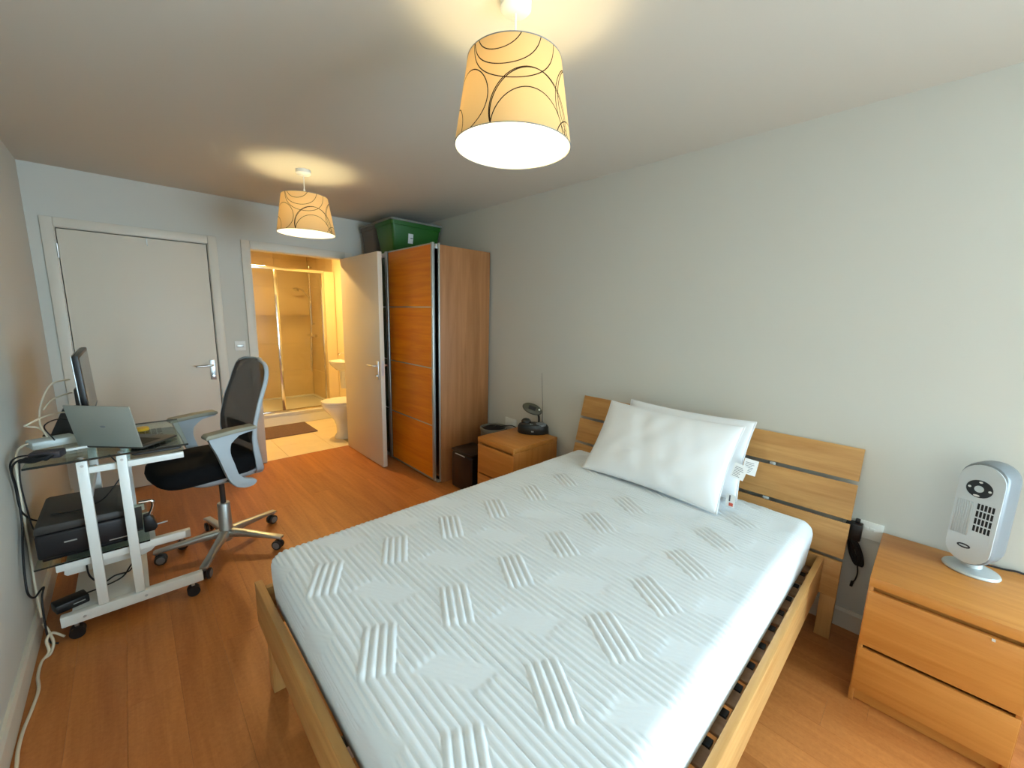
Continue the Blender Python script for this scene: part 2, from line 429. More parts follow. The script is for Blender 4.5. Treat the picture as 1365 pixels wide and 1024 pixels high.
# open bathroom door
d2 = thing('door_2', None, None, (1.722, 4.42, 0), kind='structure')
boxo('door_leaf', 1.684, 1.726, 3.553, 4.416, .008, 2.036, 'doorw', d2, .002)
lever_handle(d2, (1.684, 3.61, 1.0), (-1, 0, 0), (0, 1, 0)); lever_handle(d2, (1.726, 3.61, 1.0), (1, 0, 0), (0, 1, 0))
boxo('latch_plate', 1.694, 1.716, 3.5515, 3.554, .91, 1.05, 'steel', d2)
for z in (.25, 1.0, 1.80):
    bm = B(); cyl(bm, (1.732, 4.412, z), (1.732, 4.412, z+.1), .006, 10); obj('hinge', bm, 'steel', d2, smooth=True)
# light switch
t = thing('light_switch', 'small white plastic light switch between the two doors', 'switch', (.742, YB, 1.12))
boxo('plate', .699, .785, YB-.009, YB-.0005, 1.12, 1.206, 'whitep', t, .003); boxo('rocker', .715, .769, YB-.013, YB-.0085, 1.150, 1.172, 'alu', t, .002)

# ------------------------------------------------------------ bathroom shell
BX0, BX1, BY0, BY1 = .50, 2.13, YB+.12, 6.92
fb = struct(boxo('floor_bathroom', BX0-.1, BX1+.1, BY0-.1, BY1+.1, -.06, -.005, 'grout'))
ts = .46; xs = 1.09; ys = 4.885
for i in range(-2, 4):
    for j in range(-1, 5):
        xa, xb = max(xs+i*ts, BX0+.002), min(xs+(i+1)*ts-.003, BX1-.002); ya, yb = max(ys+j*ts, YB+.022), min(ys+(j+1)*ts-.003, 5.785)
        if ya < BY0: xa, xb = max(xa, D2[0]+.001), min(xb, D2[1]-.001)
        if xb-xa > .02 and yb-ya > .02:
            bm = B(); box(bm, xa, xb, ya, yb, -.0045, .001, .0008, 1); obj('tile', bm, 'btile', fb)
wl = struct(boxo('wall_bathroom_left', BX0-.1, BX0, BY0, BY1, 0, 2.4, 'bwall'))
wr = struct(boxo('wall_bathroom_right', BX1, BX1+.1, BY0, BY1, 0, 2.4, 'bwall'))
wb = struct(boxo('wall_bathroom_back', BX0-.1, BX1+.1, BY1, BY1+.1, 0, 2.4, 'grout'))
struct(boxo('ceiling_bathroom', BX0-.1, BX1+.1, BY0, BY1+.1, 2.4, 2.5, 'bwall'))
for i in range(4):
    for j in range(6):
        xa = BX1-.008-(i+1)*.46; xb = xa+.457; za = .15+j*.42; zb = min(za+.417, 2.395)
        if xb < BX0+.05 or zb-za < .05: continue
        boxo('tile', max(xa, BX0+.002), xb, BY1-.008, BY1-.0005, za, zb, 'wtile', wb, .001, 1)
for i in range(3):
    for j in range(6):
        yb = BY1-.010-i*.40; ya = max(yb-.397, 5.86); za = .15+j*.42; zb = min(za+.417, 2.395)
        if zb-za < .05 or yb-ya < .05: continue
        boxo('tile', BX1-.008, BX1-.0005, ya, yb, za, zb, 'wtile', wr, .001, 1)
        boxo('tile', BX0+.0005, BX0+.008, ya, yb, za, zb, 'wtile', wl, .001, 1)
t = thing('bathroom_downlight', 'round recessed light in the bathroom ceiling', 'light', (1.35, 5.2, 2.36))
bm = B(); lathe(bm, [(.13, 2.399), (.13, 2.37), (.12, 2.365), (.11, 2.372), (.11, 2.399)], (1.35, 5.2, 0)); obj('ring', bm, 'chrome', t, smooth=True)
bm = B(); lathe(bm, [(.108, 2.371), (.108, 2.380)], (1.35, 5.2, 0)); obj('diffuser', bm, 'bathl', t)
# shower tray + enclosure
t = thing('shower_tray', 'white raised shower tray behind the brown bath mat', 'shower tray', (1.3, 6.35, 0))
boxo('plinth', BX0+.002, BX1-.002, 5.79, 5.81, .002, .115, 'whitep', t)
bm = B(); box(bm, BX0+.009, BX1-.009, 5.80, BY1-.009, .115, .145, .004); obj('tray_base', bm, 'whitep', t, smooth=True)
bm = B()
box(bm, BX0+.009, BX1-.009, 5.785, 5.86, .1455, .165, .006); box(bm, BX0+.009, BX1-.009, 6.86, BY1-.009, .1455, .165, .006)
box(bm, BX0+.009, BX0+.06, 5.86, 6.86, .1455, .165, .004); box(bm, BX1-.06, BX1-.009, 5.86, 6.86, .1455, .165, .004)
obj('tray_rim', bm, 'whitep', t, smooth=True)
t = thing('shower_enclosure', 'chrome-framed sliding glass shower doors', 'shower door', (1.3, 5.82, .165))
ye = 5.825
for nm, xa, xb, za, zb in [('top_rail', BX0+.03, 1.985, 1.99, 2.03), ('bottom_rail', BX0+.03, 1.985, .166, .195), ('post', 1.385, 1.425, .195, 1.99), ('post', 1.945, 1.985, .195, 1.99), ('post', BX0+.03, BX0+.07, .195, 1.99)]:
    boxo(nm, xa, xb, ye-.018, ye+.018, za, zb, 'chrome', t, .004)
boxo('glass_pane', BX0+.07, 1.385, ye-.012, ye-.006, .195, 1.99, 'gshow', t); boxo('glass_pane', 1.425, 1.945, ye+.004, ye+.010, .195, 1.99, 'gshow', t)
boxo('side_post', 1.99, BX1-.009, ye-.012, ye+.012, .166, 2.02, 'bwall', t)
# shower set on back corner of right wall
t = thing('shower_set', 'chrome hand shower on a riser rail with mixer valve and hose', 'shower', (2.10, 6.45, .9))
xw = BX1-.009; ysr = 6.70
bm = B(); tube(bm, [(xw-.04, ysr, 1.28), (xw-.04, ysr, 2.16)], .011, 10)
for z in (1.30, 2.14): tube(bm, [(xw, ysr, z), (xw-.04, ysr, z)], .012, 10)
obj('riser_rail', bm, 'chrome', t, smooth=True)
bm = B(); tube(bm, spline([(xw-.045, ysr, 1.66), (xw-.08, ysr-.01, 1.72), (xw-.16, ysr-.03, 1.80), (xw-.25, ysr-.05, 1.82)], 6), .012, 10)
tube(bm, [(xw-.24, ysr-.05, 1.825), (xw-.255, ysr-.055, 1.80), (xw-.26, ysr-.056, 1.79)], [.02, .045, .045], 16); obj('hand_shower', bm, 'chrome', t, smooth=True)
bm = B(); tube(bm, [(xw-.05, ysr-.18, 1.12), (xw-.05, ysr+.16, 1.12)], .022, 12)
for y in (ysr-.07, ysr+.07): tube(bm, [(xw, y, 1.12), (xw-.05, y, 1.12)], .018, 10)
obj('mixer_valve', bm, 'chrome', t, smooth=True)
bm = B(); tube(bm, spline([(xw-.05, ysr, 1.66), (xw-.06, ysr-.02, 1.3), (xw-.07, ysr-.03, .8), (xw-.08, ysr-.01, .58), (xw-.075, ysr+.04, .62), (xw-.06, ysr+.05, .9), (xw-.05, ysr+.05, 1.10)], 8), .008, 8); obj('hose', bm, 'chrome', t, smooth='all')
# bath mat
bm = B(); n = 60
box(bm, .98, 1.62, 5.22, 5.755, .0015, .016, .006); o = obj('bath_mat', bm, 'rug', smooth=True); tag(o, 'shaggy brown bath mat lying in front of the shower', 'bath mat')
# half-height boxing, toilet, basin
t = thing('boxed_panel', 'half-height cream boxed panel with flush plate behind the toilet', 'panel', (2.09, 5.0, 0))
boxo('panel', 2.05, BX1-.001, BY0+.002, 5.36, .002, 1.16, 'bwall', t, .004); boxo('flush_plate', 2.042, 2.0505, 4.68, 4.86, .95, 1.07, 'whitep', t, .003)
tb = thing('toilet', 'white ceramic toilet with closed lid beside the open door', 'toilet', (1.80, 4.80, 0))
bm = B()
prof = [(.115, .0), (.112, .02), (.088, .06), (.080, .16), (.090, .22), (.135, .30), (.172, .36), (.185, .395), (.185, .41), (.15, .412)]
rings = []
for (r, z) in prof:
    cxx = 1.80 + (0 if z > .2 else .03*(1-z/.2))
    rings.append([bm.verts.new((cxx + (1.32 if math.cos(a) < 0 else 1.25)*r*math.cos(a), 4.80+r*math.sin(a), .0015+z)) for a in [2*math.pi*k/40 for k in range(40)]])
for a, b in zip(rings, rings[1:]):
    for k in range(40): bm.faces.new((a[k], a[(k+1) % 40], b[(k+1) % 40], b[k]))
bm.faces.new(rings[0][::-1]); bm.faces.new(rings[-1])
obj('bowl', bm, 'cer', tb, smooth=True)
def oval(z0, z1, r, mat, name):
    bm = B(); ring = [(1.80+(1.33 if math.cos(a) < 0 else 1.28)*r*math.cos(a), 4.80+r*math.sin(a)) for a in [2*math.pi*k/48 for k in range(48)]]
    prism(bm, ring, 'z', z0, z1); es = [e for e in bm.edges if abs(e.verts[0].co.z-e.verts[1].co.z) < 1e-6]
    bmesh.ops.bevel(bm, geom=es, offset=.006, segments=2, profile=.5, affect='EDGES'); obj(name, bm, mat, tb, smooth=True)
oval(.416, .434, .190, 'cer', 'seat'); oval(.437, .458, .190, 'cer', 'lid')
sk = thing('wash_basin', 'small white wall-hung wash basin beyond the toilet', 'basin', (1.96, 5.22, .6))
bm = B()
rings = []
for (r, z) in [(.06, .74), (.11, .76), (.17, .82), (.19, .86), (.19, .872), (.175, .872), (.15, .84), (.06, .80)]:
    rings.append([bm.verts.new((2.0+1.0*r*math.cos(a) if math.cos(a) < 0 else 2.0+.045*math.cos(a), 5.23+r*1.05*math.sin(a), z)) for a in [2*math.pi*k/36 for k in range(36)]])
for a, b in zip(rings, rings[1:]):
    for k in range(36): bm.faces.new((a[k], a[(k+1) % 36], b[(k+1) % 36], b[k]))
bm.faces.new(rings[0][::-1]); bm.faces.new(rings[-1]); obj('bowl', bm, 'cer', sk, smooth=True)
bm = B(); lathe(bm, [(.05, .52), (.055, .60), (.06, .745)], (1.985, 5.23, 0), 20); obj('half_pedestal', bm, 'cer', sk, smooth=True)
bm = B(); tube(bm, spline([(2.02, 5.23, .872), (2.02, 5.23, .95), (1.97, 5.23, .975), (1.92, 5.23, .96)], 5), .011, 8); obj('tap', bm, 'chrome', sk, smooth='all')

# ------------------------------------------------------------ wardrobe
wd = thing('wardrobe', 'tall oak wardrobe with silver-framed sliding doors in the corner', 'wardrobe', (2.19, 3.66, 0))
Y0, Y1, X0, X1, HT = 2.900, 4.418, 1.915, 2.450, 2.055
boxo('side_panel', X0, X1, Y0, Y0+.02, .001, HT, 'wside', wd, .001); boxo('side_panel', X0, X1, Y1-.02, Y1, .001, HT, 'wside', wd, .001)
boxo('top_panel', X0, X1, Y0+.02, Y1-.02, HT-.02, HT, 'wside', wd); boxo('bottom_panel', X0, X1, Y0+.02, Y1-.02, .05, .07, 'wside', wd)
boxo('back_panel', X1-.012, X1-.002, Y0+.02, Y1-.02, .07, HT-.02, 'wside', wd); boxo('plinth', X0+.02, X0+.04, Y0+.02, Y1-.02, .001, .05, 'blackm', wd)
boxo('edge_strip', X0-.012, X0, Y0+.001, Y0+.017, .012, HT+.012, 'alu', wd, .002)
boxo('top_track', X0-.028, X0, Y0+.02, Y1, HT-.03, HT+.006, 'alu', wd, .002); boxo('bottom_track', X0-.028, X0, Y0+.02, Y1, .004, .022, 'alu', wd, .001)
def slide_door(xa, ya, yb, matp, lab):
    d = boxo('sliding_door', xa+.006, xa+.014, ya+.01, yb-.01, .03, HT+.004, 'blackm', wd)
    for (a, b) in ((ya, ya+.026), (yb-.045, yb)): boxo('stile', xa-.008, xa+.016, a, b, .022, HT+.018, 'alu', d, .003)
    zs = [.03, .525, 1.035, 1.553, HT+.010]
    for k in range(4): boxo('panel', xa, xa+.012, ya+.026, yb-.060, zs[k]+.005, zs[k+1]-.005, matp, d, .001, 1)
    for k in range(5): boxo('rail', xa-.003, xa+.012, ya+.026, yb-.060, zs[k]-.005, zs[k]+.005, 'alu', d)
    d['label'] = lab
slide_door(1.872, 2.937, 3.778, 'wdoor', 'sliding door with four wood veneer panels')
slide_door(1.898, 3.700, 4.415, 'olive', 'sliding door with dark olive panels')
# storage boxes on top
def tub(name, label, x0, x1, y0, y1, z0, z1, ins, mat, lid):
    t = thing(name, label, 'storage box', ((x0+x1)/2, (y0+y1)/2, z0))
    bm = B(); r = .03
    def rr(ix, z):
        out = []; xa, xb, ya, yb = x0+ix, x1-ix, y0+ix, y1-ix
        for (cx, cy, a0) in ((xb-r, yb-r, 0), (xa+r, yb-r, 90), (xa+r, ya+r, 180), (xb-r, ya+r, 270)):
            for k in range(5): a = R(a0+k*22.5); out.append(bm.verts.new((cx+r*math.cos(a), cy+r*math.sin(a), z)))
        return out
    L_ = [rr(ins, z0), rr(ins*.9, z0+.01), rr(.02, z1-.05), rr(.012, z1-.048), rr(.010, z1-.012)]
    for a, b in zip(L_, L_[1:]):
        for k in range(20): bm.faces.new((a[k], a[(k+1) % 20], b[(k+1) % 20], b[k]))
    bm.faces.new(L_[0][::-1]); bm.faces.new(L_[-1]); obj('tub', bm, mat, t, smooth=True)
    bm = B(); A = [rr(0, z1-.012), rr(-.002, z1-.008), rr(0, z1+.006), rr(.02, z1+.010)]
    for a, b in zip(A, A[1:]):
        for k in range(20): bm.faces.new((a[k], a[(k+1) % 20], b[(k+1) % 20], b[k]))
    bm.faces.new(A[0][::-1]); bm.faces.new(A[-1]); obj('lid', bm, lid, t, smooth=True)
    return t
t = tub('storage_box', 'green plastic storage box with grey lid on top of the wardrobe', 1.880, 2.455, 3.66, 4.055, HT+.007, 2.375, .06, 'green', 'glid')
bm = B(); mtx = Matrix.Translation((2.10, 3.692, 2.215)) @ Matrix.Rotation(R(8.5), 4, 'X'); box(bm, -.026, .026, -.002, .001, -.045, .045, 0, 2, mtx); s = obj('sticker', bm, 'tag', t)
bm = B(); box(bm, -.004, .022, -.003, -.002, .000, .008, 0, 2, mtx); obj('print', bm, 'ink', s)
tub('storage_box', 'dark grey storage box behind the green box on the wardrobe', 1.890, 2.455, 4.062, 4.420, HT+.007, 2.375, .045, 'gbox', 'glid')

# ------------------------------------------------------------ bed
bed = thing('bed_frame', 'oak double bed frame with a three-slat reclined headboard', 'bed', (1.3, .98, 0))
boxo('foot_board', .276, .303, .184, 1.788, .22, .400, 'oaky', bed, .002)
for y in (.235, 1.712): boxo('side_rail', .3035, 2.300, y, y+.025, .22, .400, 'oakx', bed, .002)
for y in (.262, 1.690): boxo('ledger', .31, 2.29, y, y+.02, .29, .318, 'oakx', bed)
for y in (1.615, .305):
    boxo('leg', .282, .335, y, y+.055, .001, .2195, 'oakz', bed, .002)
boxo('head_board', 2.3005, 2.324, .169, 1.777, .22, .400, 'oaky', bed, .002)
for y in (.169, 1.717): boxo('leg', 2.3005, 2.324, y, y+.06, .001, .2195, 'oakz', bed, .002)
boxo('centre_beam', .31, 2.295, .965, 1.005, .27, .318, 'steel', bed)
hd = Vector((.134, 0, .507)).normalized(); hn = Vector((hd.z, 0, -hd.x))
hm = Matrix((hn, Vector((0, 1, 0)), hd)).transposed().to_4x4(); hm.translation = (2.318, 0, .415)
for a, b in ((0, .166), (.184, .352), (.370, .524)): boxo('headboard_slat', 0, .018, .169, 1.777, a, b, 'oaky', bed, .002, mtx=hm)
for y in (.505, 1.42):
    boxo('headboard_bracket', .0185, .026, y, y+.028, -.12, .50, 'alu', bed, .001, mtx=hm)
    for a in (.168, .354): boxo('bracket_lug', .004, .020, y, y+.028, a, a+.014, 'alu', bed, .001, mtx=hm)
xx = .36; k = 0
while xx < 2.26:
    boxo('slat', xx, xx+.068, .264, 1.708, .3185, .3300, 'slat', bed, .002, 1)
    bm = B(); box(bm, xx+.071, xx+.103, .2825, .306, .3185, .331, .001, 1); obj('slat_clip', bm, 'black', bed)
    bm = B(); box(bm, xx+.071, xx+.103, 1.666, 1.689, .3185, .331, .001, 1); obj('slat_clip', bm, 'black', bed)
    xx += .1255

# ------------------------------------------------------------ mattress
PX, PY = .265, .413
def sstep(a, b, t): t = np.clip((t-a)/(b-a), 0, 1); return t*t*(3-2*t)
def ridge(t): return np.abs(np.sin(np.pi*t))**.45
def quilt(x, y):
    sp = PX/12
    h = ridge((x-.424)/sp)
    d1 = np.array((-4*sp, -.160)); e1 = np.array((4*sp, -.047)); det = d1[0]*e1[1]-d1[1]*e1[0]
    d2 = np.array((.093, -.166)); e2 = np.array((.094, .008)); det2 = d2[0]*e2[1]-d2[1]*e2[0]
    for oy in range(-3, 5):
        for ox in range(-3, 10):
            rx, ry = x-(.424+ox*PX), y-(1.064+oy*PY)
            msk = (np.abs(rx) < .22) & (np.abs(ry+.1) < .22)
            if msk.any():
                # run of four bold ridges stepping sideways
                a = (rx[msk]*e1[1]-ry[msk]*e1[0])/det; b = (d1[0]*ry[msk]-d1[1]*rx[msk])/det
                w_ = ((a > 0) & (a < 1))*sstep(-.010, .010, b)*sstep(1.010, .990, b)
                h[msk] = h[msk]*(1-w_) + w_*ridge(b*4)*(1+.35*sstep(0, .15, a)*sstep(1, .85, a))
            # almost flat patch with faint lines
            rx, ry = x-(.449+ox*PX), y-(1.250+oy*PY)
            msk = (np.abs(rx-.09) < .22) & (np.abs(ry+.08) < .22)
            if msk.any():
                a = (rx[msk]*e2[1]-ry[msk]*e2[0])/det2; b = (d2[0]*ry[msk]-d2[1]*rx[msk])/det2
                w_ = sstep(-.06, .08, a)*sstep(1.06, .92, a)*sstep(-.12, .12, b)*sstep(1.12, .88, b)
                h[msk] = h[msk]*(1-w_) + w_*(.45+.20*ridge(b*6))
    return h
def mattress():
    x0, x1, y0, y1, z0, z1 = .322, 2.290, .297, 1.688, .335, .560
    nx, ny, nz = 500, 340, 40; r = .045
    xs_ = np.linspace(x0, x1, nx+1); ys_ = np.linspace(y0, y1, ny+1); zs_ = np.linspace(z0, z1, nz+1)
    quads = []; allP = []; allU = []; off = 0
    def add(P, U):
        nonlocal off
        a, b = P.shape[:2]; allP.append(P.reshape(-1, 3)); allU.append(U.reshape(-1, 3))
        i = (np.arange(a-1)[:, None]*b+np.arange(b-1)[None, :]).ravel()+off
        quads.append(np.stack([i, i+b, i+b+1, i+1], 1)); off += a*b
    X, Y = np.meshgrid(xs_, ys_, indexing='ij'); Z = np.full_like(X, z1)
    add(np.stack([X, Y, Z], -1), np.stack([X, Y, Z*0], -1))
    for yy, sg in ((y0, -1), (y1, 1)):
        X, Z = np.meshgrid(xs_, zs_, indexing='ij'); d = z1-Z; P = np.stack([X, X*0+yy, Z], -1); U = np.stack([X, yy+sg*d, d], -1)
        add(P, U)
    for xx_, sg in ((x0, -1), (x1, 1)):
        Y, Z = np.meshgrid(ys_, zs_, indexing='ij'); d = z1-Z; add(np.stack([Y*0+xx_, Y, Z], -1), np.stack([xx_+sg*d, Y, d], -1))
    P = np.concatenate(allP); U = np.concatenate(allU); F = np.concatenate(quads)
    # bottom
    P = np.concatenate([P, [[x0+.03, y0+.03, z0], [x1-.03, y0+.03, z0], [x1-.03, y1-.03, z0], [x0+.03, y1-.03, z0]]]); nb = len(P)-4
    U = np.concatenate([U, [[0, 0, 1]]*4])
    lo = np.array((x0+r, y0+r, z0+.02)); hi = np.array((x1-r, y1-r, z1-r))
    inn = np.clip(P, lo, hi); dv = P-inn; ln = np.linalg.norm(dv, axis=1, keepdims=True); ln[ln < 1e-9] = 1
    nrm = dv/ln
    rad = np.where(P[:, 2:3] < z0+.02, .02, r)
    Q = inn + nrm*rad
    Q[:, :2] = inn[:, :2] + nrm[:, :2]*r
    fade = 1-sstep(.03, .16, U[:, 2])
    h = quilt(U[:, 0], U[:, 1])*fade
    crown = .006*(1-((Q[:, 0]-1.3)/1.0)**4)*(1-((Q[:, 1]-.99)/.7)**4)*(P[:, 2] > z1-1e-4)
    # side seam bulge
    side = (U[:, 2] > 0)
    bul = np.where(side, .006*np.sin(np.clip(U[:, 2]/.22, 0, 1)*np.pi), 0)
    Q[:-4] += (nrm*(h*.0098+bul)[:, None])[:-4]; Q[:, 2] += np.clip(crown, 0, 1)
    me = bpy.data.meshes.new('mattress'); me.from_pydata(Q.tolist(), [], F.tolist()+[[nb, nb+1, nb+2, nb+3]])
    bm = bmesh.new(); bm.from_mesh(me); bmesh.ops.remove_doubles(bm, verts=bm.verts, dist=.0004); bpy.data.meshes.remove(me)
    o = obj('mattress', bm, 'matt', smooth='all')
    tag(o, 'thick white mattress quilted with zigzag ridges on the bed', 'mattress')
mattress()

# ------------------------------------------------------------ pillows
def pillow(label, bot, top, yc, wdt, hgt, thick, seed, yaw=0, extra=0):
    """bot/top: (x,z) of lower and upper edge of the pillow mid surface"""
    t = thing('pillow', label, 'pillow', (bot[0], yc, bot[1]), group='white pillows on the bed')
    n = 72; rs = np.random.RandomState(seed)
    u = np.linspace(-1, 1, n); U, V = np.meshgrid(u, u, indexing='ij')
    f = (np.clip(1-np.abs(U)**2.6, 0, 1)**.55)*(np.clip(1-np.abs(V)**2.6, 0, 1)**.55)
    wr = np.zeros_like(U)
    for k in range(16):
        a = rs.uniform(0, 6.3); fr = rs.uniform(4, 16); wr += np.sin(fr*(U*np.cos(a)*1.4+V*np.sin(a))+rs.uniform(0, 6))*rs.uniform(.2, 1)/fr
    # pull-in between the corners
    pu = 1-.045*(1-V**2); pv = 1-.07*(1-U**2)
    d = Vector((top[0]-bot[0], 0, top[1]-bot[1])); d.normalize(); nn = Vector((-d.z, 0, d.x)); yv = Vector((0, -1, 0))
    cy, sy = math.cos(yaw), math.sin(yaw)
    def pos(side):
        th = f*thick*.5+wr*.010*np.clip(f*1.6, 0, 1)
        A = U*pu*wdt/2; Bv = V*pv*hgt/2+hgt/2; T = side*th
        P = np.zeros(U.shape+(3,))
        yy = A*cy + 0; 
        for i in range(3): P[..., i] = A*(yv[i])+Bv*d[i]+T*nn[i]
        P[..., 2] += A*(-yaw)
        P[..., 0] += bot[0]+extra*A; P[..., 1] += yc; P[..., 2] += bot[1]
        return P
    a, b = pos(1), pos(-1)
    V_ = np.concatenate([a.reshape(-1, 3), b.reshape(-1, 3)]); i = (np.arange(n-1)[:, None]*n+np.arange(n-1)[None, :]).ravel()
    F = np.concatenate([np.stack([i, i+n, i+n+1, i+1], 1), np.stack([i+1, i+n+1, i+n, i], 1)+n*n])
    me = bpy.data.meshes.new('cushion'); me.from_pydata(V_.tolist(), [], F.tolist())
    bm = bmesh.new(); bm.from_mesh(me); bpy.data.meshes.remove(me); bmesh.ops.remove_doubles(bm, verts=bm.verts, dist=.0005)
    obj('cushion', bm, 'pill', t, smooth='all')
    loop = [a[k, 0] for k in range(n)]+[a[n-1, k] for k in range(1, n)]+[a[k, n-1] for k in range(n-2, -1, -1)]+[a[0, k] for k in range(n-2, 0, -1)]
    bm = B(); tube(bm, loop+[loop[0]], .0032, 6, False); obj('piping', bm, 'pill', t, smooth='all')
    return t, d, nn, yv
p1 = pillow('white pillow in front, leaning on the one behind it', (1.965, .584), (2.235, .960), 1.015, .79, .475, .120, 3)
p2 = pillow('white pillow behind, leaning against the headboard', (2.175, .590), (2.335, .95), .965, .73, .425, .085, 8)
# care labels sewn to the right edges
def care(parent, c, ux, uy, w_, h_, red=False):
    ux = Vector(ux).normalized(); uy = Vector(uy).normalized(); nz = ux.cross(uy).normalized(); uy = nz.cross(ux)
    mt = Matrix((ux, uy, nz)).transposed().to_4x4(); mt.translation = c
    tg = boxo('care_label', 0, w_, 0, h_, -.0006, .0006, 'tag', parent, mtx=mt)
    bm = B()
    for k in range(7):
        for sg in (1, -1): box(bm, w_*.12, w_*(.55+.3*random.random()), h_*(.12+.105*k), h_*(.12+.105*k)+.0022, sg*.0007-.0003, sg*.0007+.0003, 0, 2, mt)
    obj('print', bm, 'ink', tg)
    return tg
care(p1[0], (2.095, .622, .745), (.10, -1, -.22), (.30, .1, 1), .060, .072)
care(p2[0], (2.215, .606, .735), (.2, -1, -.12), (.28, 0, 1), .062, .078)
tg = boxo('size_label', 2.06, 2.0615, .575, .615, .60, .665, 'tag', p1[0])
bm = B(); box(bm, 2.0585, 2.060, .582, .600, .606, .622); obj('print', bm, 'inkr', tg)
bm = B(); box(bm, 2.0585, 2.060, .596, .602, .63, .66); obj('print', bm, 'ink', tg)

# ------------------------------------------------------------ bedside chests (two alike)
def chest():
    t = thing('bedside_chest', 'x', 'bedside table', (0, 0, 0), 0, 'two-drawer bedside chests')
    w_, d_, h_ = .412, .484, .548    # y, x, z ; front faces -x ; origin back centre floor... local x: 0 = front
    y0, y1 = -w_/2, w_/2
    boxo('top', 0, d_, y0, y1, h_-.038, h_, 'beechy', t, .0025, local=True)
    for ya, yb in ((y0, y0+.016), (y1-.016, y1)): boxo('side_panel', .004, d_, ya, yb, .001, h_-.0385, 'beechz', t, .0015, local=True)
    boxo('back_panel', d_-.012, d_-.004, y0+.016, y1-.016, .03, h_-.04, 'beechy', t, local=True)
    boxo('plinth', .03, .045, y0+.016, y1-.016, .001, .055, 'beechy', t, local=True)
    boxo('inner_rail', .030, .045, y0+.016, y1-.016, .46, h_-.04, 'beechy', t, local=True)
    for za, zb in ((.060, .246), (.260, .490)):
        dr = boxo('drawer', .0, .018, y0+.003, y1-.003, za, zb, 'beechy', t, .002, local=True)
        bm = B(); box(bm, .019, d_-.03, y0+.024, y1-.024, za+.015, za+.022); 
        for ya in (y0+.02, y1-.032): box(bm, .019, d_-.03, ya, ya+.012, za+.015, zb-.03)
        obj('drawer_box', bm, 'beechx', dr, local=True)
    return t
def chest_at(t, x, yc, label):
    t.location = (x, yc, 0); t['label'] = label
c1 = chest(); c2 = copy_tree(c1)
chest_at(c1, 1.975, -.148, 'beech two-drawer bedside chest under the silver fan heater')
chest_at(c2, 1.936, 2.205, 'beech two-drawer bedside chest beside the wardrobe under the radio')
o = boxo('drawer_latch', 1.969, 1.9748, -.262, -.254, .480, .487, 'whitep'); tag(o, 'tiny white stopper on the upper drawer below the fan', 'stopper')

# ------------------------------------------------------------ fan heater
FR = R(-24)
fan = thing('tower_fan', 'silver oval desktop fan heater on the bedside chest', 'fan', (2.335, -.208, .5485), FR)
bm = B(); lathe(bm, [(.080, 0), (.082, .004), (.078, .012), (.05, .018), (.03, .022)], (0, 0, 0), 40, .86, 1.0); obj('base', bm, 'silverp', fan, smooth=True, local=True)
bm = B(); lathe(bm, [(.03, .02), (.026, .05)], (0, 0, 0), 20); obj('neck', bm, 'silverp', fan, smooth=True, local=True)
fh, fw, fr = .412, .066, .066
def stadium(w_, h0, h1, r, n=12):
    out = []
    for (cz, a0) in ((h1-r, 0), (h0+r, 180)):
        for k in range(n+1):
            a = R(a0+180*k/n); out.append((w_*math.cos(a), cz+r*math.sin(a)))
    return out
bm = B(); rings = []
for (xo, s) in ((-.052, .90), (-.058, .86), (-.060, .80)): pass
secs = [(.062, .72), (.058, .86), (.045, .95), (.020, 1.0), (-.040, 1.0), (-.052, .97), (-.058, .90)]
for (xo, s) in secs:
    rings.append([bm.verts.new((xo, yy, .038+fh/2+(zz-fh/2)*(s*.5+.5 if s > .9 else s*.6+.38))) for yy, zz in stadium(fw*s, 0, fh, fr)])
n = len(rings[0])
for a, b in zip(rings, rings[1:]):
    for k in range(n): bm.faces.new((a[k], a[(k+1) % n], b[(k+1) % n], b[k]))
bm.faces.new(rings[0][::-1]); bm.faces.new(rings[-1])
obj('housing', bm, 'silverd', fan, smooth=True, local=True)
bm = B(); st = [(yy, .038+fh/2+(zz-fh/2)*.955) for yy, zz in stadium(fw*.93, 0, fh, fr)]
prism(bm, st, 'x', -.0635, -.0575); obj('front_panel', bm, 'silverp', fan, smooth=True, local=True)
bm = B()
for k in range(8): box(bm, -.0665, -.0633, .052-k*.0062, .0555-k*.0062, .155, .292, .001, 1)
obj('rib_panel', bm, 'silverp', fan, smooth=True, local=True)
bm = B(); box(bm, -.0645, -.0634, -.052, .002, .148, .298); obj('grille', bm, 'silverp', fan, local=True)
bm = B()
for r_ in range(4):
    for c in range(5): box(bm, -.0655, -.0644, -.0485+c*.0098, -.0422+c*.0098, .183+r_*.029, .206+r_*.029)
o = obj('grille_slots', bm, 'blackm', fan, local=True); o['kind'] = 'stuff'
def disc(bm, cy, cz, ry, rz, xa, xb, n=28): prism(bm, [(cy+ry*math.cos(2*math.pi*k/n), cz+rz*math.sin(2*math.pi*k/n)) for k in range(n)], 'x', xa, xb)
bm = B(); disc(bm, .002, .348, .036, .034, -.0650, -.0634); cp = obj('control_panel', bm, 'black', fan, local=True)
bm = B(); disc(bm, .002, .348, .0125, .0125, -.0685, -.0650); obj('dial', bm, 'silverp', cp, local=True)
for (yy, zz, a, b) in ((.0285, .350, .0045, .004), (-.0265, .347, .0045, .004), (.001, .374, .005, .0035), (.006, .321, .009, .0035)):
    bm = B(); disc(bm, yy, zz, a, b, -.0662, -.0650, 14); obj('button', bm, 'whitep', cp, local=True)
bm = B(); disc(bm, .010, .112, .019, .009, -.0646, -.0634); bd = obj('badge', bm, 'black', fan, local=True)
bm = B(); disc(bm, .010, .1122, .013, .0032, -.0650, -.0646); obj('badge_mark', bm, 'alu', bd, local=True)
